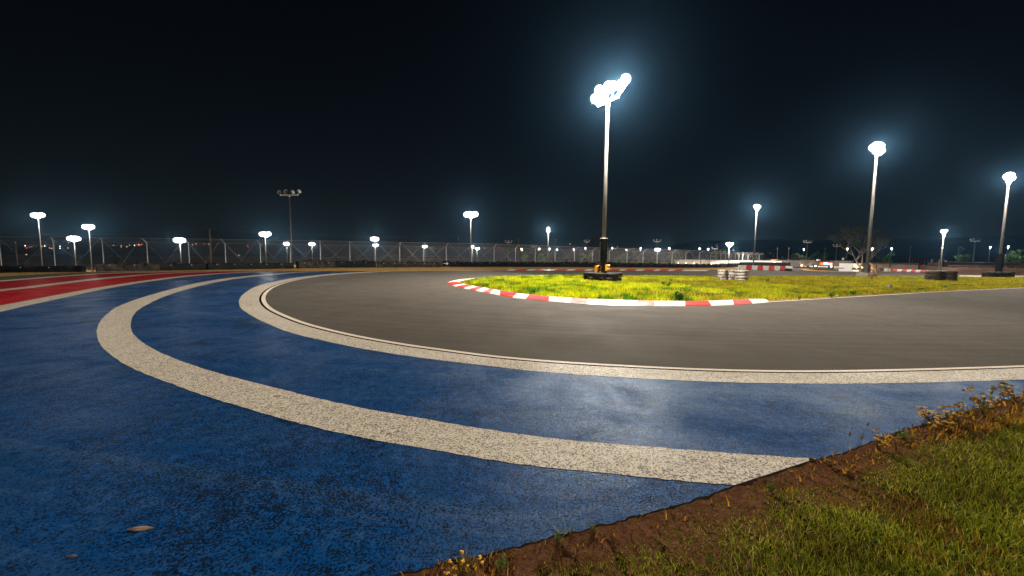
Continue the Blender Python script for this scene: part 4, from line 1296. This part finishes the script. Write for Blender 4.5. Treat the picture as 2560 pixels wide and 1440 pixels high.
# white container left of it
c = atd(2144, 668, 118)
e = empty('white_container', (c.x, c.y, -4.2), 'white ribbed container between the dark and the tan building', 'container')
wallbox('body', 2133, 2155, 658.6, 118, 118, 5, WWALL, e)
for i in range(7): onwall('rib', 2135 + i * 3, 666, .6, 14, 117.8, BLOCKW, e, dy=.1, th=.08)
for px, wp in ((2135.5, 4.5), (2149, 6)): onwall('dark_crate', px, 672, wp, 5, 116, DWALL, e, dy=.2, th=1)
wall_lamp(2141.5, 668.2, 117, e, .26); wall_lamp(2155, 668.8, 117, e, .2)
bc = atd(2165, 668, 138)
e = empty('dark_shed', (bc.x, bc.y, -4.2), 'low dark shed behind the concrete footed mast', 'building')
wallbox('wall', 2156, 2181, 659.5, 136, 136, 6, DWALL, e); onwall('roof', 2168, 658.6, 27, 1.4, 136, ROOF, e, dy=.4, th=1)
# long dark terrace building and brown fence at the right
bc = atd(2470, 660, 120)
e = empty('long_shed', (bc.x, bc.y, -4.2), 'long low grey brown shed along the right behind the railings', 'building')
wallbox('wall', 2362, 2760, 656.2, 124, 112, 8, BROWN, e, ytop1=662)
onwall('roof', 2400, 655.4, 82, 2.0, 122, ROOF, e, dy=.8, th=2); onwall('roof', 2510, 656.6, 120, 2.0, 119, ROOF, e, dy=.8, th=2)
bc = atd(2480, 670, 92)
e = empty('brown_wall', (bc.x, bc.y, -4.2), 'low brown wall with pale railings before the long shed', 'wall')
wallbox('wall', 2372, 2760, 669.5, 94, 84, .3, BROWN, e, ytop1=671.5)
for i in range(16):
    px = 2372 + i * 24
    onwall('railing_post', px, 669, 1.2, 9, 92 - i * .6, POLE, e, dy=1.2, th=.08)
w = MB(); a = atd(2372, 664.5, 93.0); b = atd(2760, 666.5, 83.5); o_ = Vector(e.location)
w.tube([a - o_, b - o_], .05, 6); w.tube([a - o_ - Vector((0, 0, .4)), b - o_ - Vector((0, 0, .4))], .04, 6); w.build('handrail', POLE, e)
# thin guard rail left of the cabinet
a = at(2152, 677.8); b = at(2213, 678.6)
e = empty('guard_rail', (a.x, a.y, 0), 'thin pale guard rail running to the white cabinet', 'guard rail')
w = MB(); w.tube([(0, 0, .42), tuple(b - a + Vector((0, 0, .42)))], .035, 6); w.build('rail', STEEL, e)
for t in (0, .25, .5, .75, 1):
    w = MB(); q2 = (b - a) * t; w.tube([tuple(q2), tuple(q2 + Vector((0, 0, .42)))], .03, 6); w.build('post', STEEL, e)
# scaffold yard
c = atd(2300, 655, 145)
e = empty('scaffold_stand', (c.x, c.y, -4.2), 'reddish scaffold stand with orange barriers above the tan building', 'stand')
k2 = 145 / F
for i in range(12):
    x_ = (-42 + i * 7.6) * k2
    w = MB(); w.box((x_, 0, 2.5 + 4.2 * .5), (.14, .14, 4.6 + (i % 3) * .35)); w.build('upright', BROWN if i % 2 else WOOD, e)
for j in range(4):
    w = MB(); w.box((0, .1, 4.4 + j * .55), (84 * k2, .1, .10)); w.build('rail', BROWN, e)
for i, mtl in enumerate((ORANGE, BLOCKR, YEL, ORANGE)):
    w = MB(); w.box(((-18 + i * 13) * k2, -.3, 4.75), (8 * k2, .08, .34)); w.build('barrier_board', mtl, e)
w = MB(); w.tube([(24 * k2, -.6, 3), (25 * k2, -.6, 7.0)], .16, 8); w.build('white_pipe', BLOCKW, e)
# small windmill silhouette
c = atd(2398, 624, 170)
e = empty('windmill', (c.x, c.y, -4), 'small farm windmill with an orange tail, dim at the right', 'windmill')
hh = c.z + 4
w = MB()
for sx, sy in ((-1, -1), (1, -1), (1, 1), (-1, 1)): w.tube([(sx * .9, sy * .9, 0), (sx * .12, sy * .12, hh)], .07, 5)
for i in range(1, 6):
    f = 1 - i / 6; z_ = hh * i / 6; r_ = .12 + .78 * f
    for (a1, b1), (a2, b2) in (((-1, -1), (1, -1)), ((1, -1), (1, 1)), ((1, 1), (-1, 1)), ((-1, 1), (-1, -1))): w.tube([(a1 * r_, b1 * r_, z_), (a2 * r_, b2 * r_, z_)], .04, 4)
w.build('tower', DSTEEL, e)
for i in range(12):
    a_ = 2 * math.pi * i / 12
    w = MB(); w.add([(.25 * math.cos(a_), 0, .25 * math.sin(a_)), (1.3 * math.cos(a_ - .16), -.1, 1.3 * math.sin(a_ - .16)), (1.3 * math.cos(a_ + .16), .1, 1.3 * math.sin(a_ + .16))], [(0, 1, 2)]); w.build('blade', DSTEEL, e, (0, -.5, hh + .2))
w = MB(); w.box((1.4, .4, hh + .2), (2.0, .05, .07)); w.box((2.5, .4, hh + .2), (1.0, .04, .6), mi=1); w.build('tail', [DSTEEL, WOOD], e)

# ------------------------------------------------------------------ trees and bushes
def leaves(name, parent, centres, radii, n, size, cols_, seed, loc=None):
    r = np.random.default_rng(seed)
    C_ = np.array(centres); Rr = np.array(radii)
    idx = r.choice(len(C_), n, p=(Rr ** 2.2) / (Rr ** 2.2).sum())
    v = r.normal(size=(n, 3)); v /= np.linalg.norm(v, axis=1)[:, None]
    P = C_[idx] + v * (Rr[idx] * r.random(n) ** .45)[:, None] * np.array([1, 1, .78])
    a = r.normal(size=(n, 3)); a /= np.linalg.norm(a, axis=1)[:, None]
    b = np.cross(a, r.normal(size=(n, 3))); b /= np.linalg.norm(b, axis=1)[:, None]
    s = size * r.uniform(.6, 1.4, n)[:, None]
    V = np.stack([P - a * s, P + b * s * .55, P + a * s, P - b * s * .55], 1)
    me = bpy.data.meshes.new(name)
    me.vertices.add(n * 4); me.vertices.foreach_set('co', V.astype(np.float32).ravel())
    me.loops.add(n * 4); me.loops.foreach_set('vertex_index', np.arange(n * 4, dtype=np.int32))
    me.polygons.add(n); me.polygons.foreach_set('loop_start', np.arange(0, n * 4, 4, dtype=np.int32))
    me.update(calc_edges=True)
    cl = np.array(cols_)[r.integers(0, len(cols_), len(C_))][idx] * r.uniform(.7, 1.3, (n, 1))
    cc = np.ones((n, 4, 4), np.float32); cc[:, :, :3] = cl[:, None]
    at_ = me.attributes.new('tint', 'FLOAT_COLOR', 'POINT'); at_.data.foreach_set('color', cc.ravel())
    return link(name, me, LEAF, parent, loc)
def bush(px, ytop, wpx, dep, label, cols_, seed, n=1500, name='tree', zb=None):
    random.seed(seed)
    c = atd(px, ytop, dep); gz = near_ground(c.x, c.y) if zb is None else zb
    hgt = c.z - gz; wd = wpx / F * dep
    e = empty(name, (c.x, c.y, gz), label, name, 'trees beyond the fence' if name == 'tree' else None)
    w = MB(); tips = []
    w.tube([(0, 0, 0), (wd * .02, 0, hgt * .35), (0, 0, hgt * .6)], [.22, .16, .08], 7)
    for k_ in range(7):
        a = random.random() * 6.28; rr = random.uniform(.15, .42) * wd; z_ = random.uniform(.45, .85) * hgt
        w.tube([(0, 0, hgt * random.uniform(.2, .45)), (rr * .5 * math.cos(a), rr * .5 * math.sin(a), z_ * .75), (rr * math.cos(a), rr * math.sin(a), z_)], [.1, .06, .03], 5)
        tips.append((rr * math.cos(a), rr * math.sin(a), z_))
    w.build('trunk', BARK, e)
    for k_ in range(9):
        a = random.random() * 6.28; rr = random.uniform(.05, .42) * wd
        tips.append((rr * math.cos(a), rr * math.sin(a), random.uniform(.3, .88) * hgt))
    tips.append((0, 0, hgt * .86))
    leaves('crown', e, tips, [random.uniform(.10, .2) * wd + .15 for _ in tips], n, max(.12, wd * .035), cols_, seed)
    return e
LG = [(.20, .38, .06), (.13, .30, .05), (.25, .36, .09)]; DG = [(.035, .075, .02), (.05, .09, .03)]; MGc = [(.08, .16, .04), (.06, .13, .03), (.11, .17, .06)]
trees = [(1310, 629, 22, 150, 'bright green tree left of the single lamp mast', LG, 1), (1354, 629, 24, 150, 'bright green tree right behind the single lamp mast', LG, 2), (1378, 634, 24, 155, 'dim green bushy tree between two fence posts', MGc, 3), (1408, 633, 34, 170, 'broad dim tree with sparse crown', DG, 12),
         (1456, 627, 22, 150, 'green tree left of the island mast base', LG, 4), (1476, 627, 18, 152, 'green tree just beside the island mast', LG, 5), (1519, 625, 14, 150, 'narrow green tree right of the island mast', MGc, 6), (1558, 629, 32, 150, 'rounded dark green tree right of the island mast', MGc, 7), (1597, 622, 34, 140, 'tall dark tree between two fence posts', DG, 8),
         (1628, 646, 14, 140, 'small dark bush under the low lit mast', DG, 9), (1683, 632, 26, 140, 'dark tree at the left end of the white building', DG, 10), (1755, 640, 24, 170, 'dim green tree above the white building', DG, 15), (1798, 621, 50, 180, 'large dark green tree above the white building', DG, 11), (2043, 626, 42, 170, 'broad dark tree behind the garage building sign', DG, 13),
         (2224, 629, 30, 150, 'green leafy tree behind the tan building', MGc, 14), (2192, 634, 26, 165, 'dark green shrubby tree right of the concrete footed mast', DG, 16), (2405, 633, 36, 165, 'dark tree in front of the windmill', DG, 17), (2528, 630, 48, 150, 'dark green tree right of the rightmost mast', DG, 18),
         (2549, 614, 22, 150, 'pale tree top behind the darker tree at the right edge', MGc, 19), (2590, 632, 60, 140, 'dark tree cut by the right edge', DG, 20), (1990, 632, 40, 210, 'very dim tree mass behind the white building', DG, 21), (1900, 630, 60, 230, 'very dim tree mass behind the end of the fence', DG, 22)]
for px, yt, wp, dp, lb, cl, sd in trees: bush(px, yt, wp, dp, lb, cl, sd, 1800)
# the big half bare tree
random.seed(77)
c = atd(2160, 563, 118); gz = near_ground(c.x, c.y); hgt = c.z - gz
e = empty('tree', (c.x, c.y, gz), 'large pale trunked tree, green at the left and bare at the right', 'tree', 'trees beyond the fence')
w = MB(); tips = []
def grow(p, d, ln, r, lv):
    p = Vector(p); pts = [p]; rs = [r]
    for i in range(3):
        d = (d + Vector((random.uniform(-.25, .25), random.uniform(-.25, .25), random.uniform(-.05, .2)))).normalized()
        p = p + d * ln / 3; pts.append(p); rs.append(r * (1 - .18 * (i + 1)))
    w.tube(pts, rs, 6)
    if lv == 0:
        tips.append(tuple(p)); return
    for _ in range(3 if lv > 1 else 3):
        dd = (d + Vector((random.uniform(-.9, .9), random.uniform(-.9, .9), random.uniform(-.25, .5)))).normalized()
        grow(p, dd, ln * random.uniform(.62, .8), r * .5, lv - 1)
for dx, dz, ln in ((-.55, .85, 1.0), (.15, 1, 1.05), (.75, .75, .85), (-.9, .5, .8)):
    grow((0, 0, hgt * .22), Vector((dx, random.uniform(-.3, .3), dz)).normalized(), hgt * .27 * ln, .26, 4)
w.tube([(0, 0, 0), (-.1, 0, hgt * .12), (0, 0, hgt * .24)], [.5, .4, .34], 9)
w.build('trunk', mottled('pale_bark', (.06, .05, .045), (.12, .10, .09), 3, .9), e)
T = [t for t in tips]
Lf = [t for t in T if t[0] < .6 or t[2] > hgt * .78]
leaves('crown', e, [t for t in Lf], [random.uniform(.5, .95) for _ in Lf], 2600, .15, [(.025, .04, .012), (.02, .032, .01), (.035, .04, .018)], 5)
leaves('dry_leaves', e, T, [random.uniform(.5, .9) for _ in T], 1500, .09, [(.05, .035, .025), (.035, .028, .02)], 6)

# dark green weeds on the island
random.seed(12)
def weed(px, py, wpx, hpx, label, cols_, seed, name='weed', n=260, spread=.5, flower=None, group=None):
    p = at(px, py); dep = p.y
    hgt = hpx / F * dep; wd = wpx / F * dep
    e = empty(name, (p.x, p.y, 0), label, 'weed', group)
    random.seed(seed)
    w = MB(); tips = []
    for k_ in range(9):
        a = random.random() * 6.28; rr = random.uniform(.1, .5) * wd; z_ = random.uniform(.45, 1) * hgt
        w.tube([(0, 0, -.03), (rr * .4 * math.cos(a), rr * .4 * math.sin(a), z_ * .5), (rr * math.cos(a), rr * math.sin(a), z_)], [.006 + .0002 * dep, .004, .002], 4)
        tips.append((rr * math.cos(a), rr * math.sin(a), z_)); tips.append((rr * .6 * math.cos(a), rr * .6 * math.sin(a), z_ * .6))
    st_ = w.build('stem', STEM, e)
    leaves('leaves', e, tips, [wd * .13] * len(tips), n, max(wd * .07, .006), cols_, seed)
    if flower:
        rnd = random.Random(seed)
        for t in tips:
            w = MB()
            s_ = .005 + .0013 * dep
            for _ in range(4):
                q2 = Vector(t) + Vector((rnd.gauss(0, 1), rnd.gauss(0, 1), rnd.gauss(0, .5))) * s_ * .8
                w.lathe([(.001, s_ * .6), (s_, s_ * .2), (s_ * .5, -s_ * .4)], 6, Matrix.Translation(q2))
            w.build('flower_cluster', flower, e)
    return e
STEM = mottled('stem', (.08, .09, .025), (.14, .10, .04), 30, .8)
FLO = mat('flower_yellow', (.80, .40, .015), .6)
DW = [(.02, .10, .012), (.03, .13, .02)]; SW = [(.10, .24, .02), (.16, .30, .02)]
for i, (px, py, wpx, hpx, lb) in enumerate([(1696, 754, 34, 22, 'large dark green weed just behind the near kerb'), (1668, 720, 26, 12, 'dark weed right of the black tyres'), (1500, 750, 8, 18, 'thin dark weed stalk behind the near kerb'), (1335, 735, 16, 10, 'small dark weed near the left kerb'), (1218, 718, 10, 9, 'small dark weed near the kerb tip'),
                                            (1918, 708, 12, 12, 'dark weed right of the white tyre stacks'), (2079, 745, 14, 14, 'dark weed near the track line left of the service box'), (2132, 738, 16, 10, 'dark low weed left of the service box'), (2300, 728, 14, 9, 'dark low weed right of the service box'), (2360, 722, 14, 8, 'dark low weed below the dusty tyres'), (1845, 738, 18, 10, 'dim dark weed below the white tyres'), (1998, 750, 8, 12, 'thin weed behind the end of the kerb'),
                                            (2251, 704, 10, 14, 'bright green upright weed in front of the tan building')]):
    weed(px, py, wpx, hpx, lb, SW if i == 12 else DW, 50 + i, n=300, group='weeds on the island')
# flowering weeds on the verge in front
for i, (px, py, wpx, hpx, lb) in enumerate([(2460, 1042, 90, 70, 'orange flowered bushy weed on the verge near the right edge'), (2540, 1012, 80, 62, 'orange flowered weed at the very right edge'), (2395, 1062, 80, 62, 'tall orange flowered weed on the verge'), (2355, 1075, 70, 34, 'low orange flowered weed on the verge'), (2195, 1120, 60, 50, 'dry yellow flowered weed leaning over the blue paint'),
                                            (2260, 1098, 40, 24, 'small green weed on the verge'), (1160, 1440, 110, 44, 'orange flowered weed at the bottom edge'), (1255, 1420, 60, 30, 'green feathery weed at the bottom of the verge'), (1395, 1352, 46, 30, 'green spindly weed on the verge'), (1930, 1228, 26, 34, 'upright bright green weed on the verge'), (1485, 1330, 30, 26, 'reddish dry weed on the verge'), (2320, 1050, 50, 28, 'yellow weed at the edge of the blue paint')]):
    green = i in (5, 7, 8, 9)
    weed(px, py, wpx, hpx, lb, [(.12, .22, .03), (.09, .17, .02)] if green else [(.13, .10, .025), (.10, .09, .02), (.17, .11, .03)], 80 + i, n=55, flower=None if green or i == 10 else FLO, group='weeds on the verge')
# seed heads
for i, (px, py, hpx, lean, lb) in enumerate([(2118, 1130, 48, .1, 'left dry seed head rising over the blue paint'), (2142, 1122, 30, .5, 'bent dry seed head over the blue paint'), (2150, 1120, 66, .35, 'tallest dry seed head over the blue paint')]):
    p = at(px, py); hgt = hpx / F * p.y
    e = empty('seed_stalk', p, lb, 'grass stalk', 'dry seed heads on the verge')
    w = MB(); w.tube([(0, 0, -.03), (lean * hgt * .2, 0, hgt * .6), (lean * hgt * .6, 0, hgt * .9)], [.0022, .0016, .0012], 5); w.build('stalk', STEM, e)
    w = MB(); M = Matrix.Translation((lean * hgt * .6, 0, hgt * .9)) @ Matrix.Rotation(lean, 4, 'Y')
    w.lathe([(.001, -.004), (.007, .008), (.009, .02), (.005, .035), (.001, .045)], 8, M); w.build('seed_head', WOOD, e)
# stone and fallen leaf
p = at(2029, 1152)
w = MB(); w.lathe([(.001, -.01), (.018, -.002), (.02, .01), (.012, .02), (.001, .024)], 9)
o = w.build('stone', SOIL, None, (p.x, p.y, .004)); o.scale = (1.2, .9, 1); props(o, 'dark clod lying where the white band meets the soil', 'stone')
for i, (px, py, wpx, lb) in enumerate([(350, 1321, 62, 'tan dead leaf lying on the dark blue paint at lower left'), (696, 990, 22, 'small orange leaf on the white band'), (180, 1390, 26, 'small curled brown leaf near the bottom left corner'), (1841, 1024, 11, 'pale twig on the blue paint')]):
    p = at(px, py, .01); wd = wpx / F * p.y
    w = MB(); nn = 8; v = []
    for k_ in range(nn + 1):
        t = k_ / nn; hw = math.sin(math.pi * t) * wd * .13 + .001
        v += [((t - .5) * wd, -hw, .004 * math.sin(t * 5)), ((t - .5) * wd, 0, .006 + .004 * math.sin(t * 5)), ((t - .5) * wd, hw, .003)]
    w.add(v, [(3 * k_ + a, 3 * k_ + 3 + a, 3 * k_ + 4 + a, 3 * k_ + 1 + a) for k_ in range(nn) for a in (0, 1)])
    o = w.build('fallen_leaf' if i < 3 else 'twig', [mottled('dead_leaf', (.14, .08, .04), (.26, .15, .08), 20), mat('orange_leaf', (.35, .12, .04), .8), WOOD, PALE][i], None, (p.x, p.y, .008)); o.rotation_euler.z = R(8)
    props(o, lb, 'leaf' if i < 3 else 'twig')

# ------------------------------------------------------------------ distant town lights on the hillside at the left and right
random.seed(8)
TL = [(63, 614.5, 'w'), (66, 620, 'r'), (73, 617, 'r'), (79, 617, 'r'), (66, 636, 'o'), (105, 616, 'o'), (112, 615, 'w'), (124, 620, 'o'), (130, 621, 'o'), (150, 615.5, 'w'), (150, 620.5, 'w'), (170, 620, 'o'), (284, 613, 'o'), (303, 613, 'o'), (303, 617, 'o'), (317, 617, 'o'), (324, 613, 'o'), (336, 613, 'w'),
      (347, 612.2, 'R'), (354, 611, 'o'), (511, 610, 'r'), (522, 610.5, 'o'), (619, 614, 'r'), (620.5, 617, 'r'), (597, 638, 'o'), (998, 609, 'r'), (1211, 620, 'r'), (1245, 620, 'r'), (1257, 620.5, 'r'), (1425, 610, 'o'), (2000, 641, 'o'), (2024, 646, 'o'), (481, 612, 'o'), (490, 609.5, 'o')]
for i, (px, py, cc) in enumerate(TL):
    dep = 620 if px < 1300 else 300
    c = atd(px, py, dep)
    s_ = (1.15 if cc == 'R' else .62) * dep / 620
    w = MB(); w.lathe([(.001, -s_), (s_ * .7, -s_ * .7), (s_, 0), (s_ * .7, s_ * .7), (.001, s_)], 8)
    o = w.build('town_light', {'w': LENS, 'r': emis('dim_red', (1, .25, .12), 1.6), 'o': emis('dim_orange', (1, .55, .3), 2.2), 'R': LENSR}[cc], None, c)
    props(o, 'bright red light among the distant town lights' if cc == 'R' else 'tiny distant town light', 'light', None if cc == 'R' else 'tiny town lights on the dark hillside')

# ------------------------------------------------------------------ masts standing behind the photographer, as round the rest of the circuit
for (bx_, by_), tgt, lb, pwr in (((-7, -17), (3, 15), 'floodlight mast standing behind the viewpoint on the left', .25), ((24, -14), (14, 20), 'floodlight mast standing behind the viewpoint on the right', .21)):
    az = math.atan2(tgt[0] - bx_, tgt[1] - by_)      # bearing from +Y
    hs = [(a, .9, math.pi - az, R(25), .40, .34) for a in (-1.2, -.4, .4, 1.2)]
    mast((bx_, by_), 12.6, (math.cos(az), -math.sin(az)), 2.2, hs, True, lb, -.04, .15, .12, MG, power=POWER * pwr, spill=0)

# ------------------------------------------------------------------ thin night haze
HZ = bpy.data.materials.new('haze'); HZ.use_nodes = True
hn = HZ.node_tree.nodes; hn.clear()
pv = hn.new('ShaderNodeVolumePrincipled'); ho = hn.new('ShaderNodeOutputMaterial')
pv.inputs['Color'].default_value = (.22, .56, 1.0, 1)
pv.inputs['Density'].default_value = .000085
pv.inputs['Anisotropy'].default_value = .90
HZ.node_tree.links.new(pv.outputs[0], ho.inputs['Volume'])
w = MB(); w.box((0, 700, 30), (5600, 5000, 76))
o = w.build('haze', HZ); o['kind'] = 'stuff'
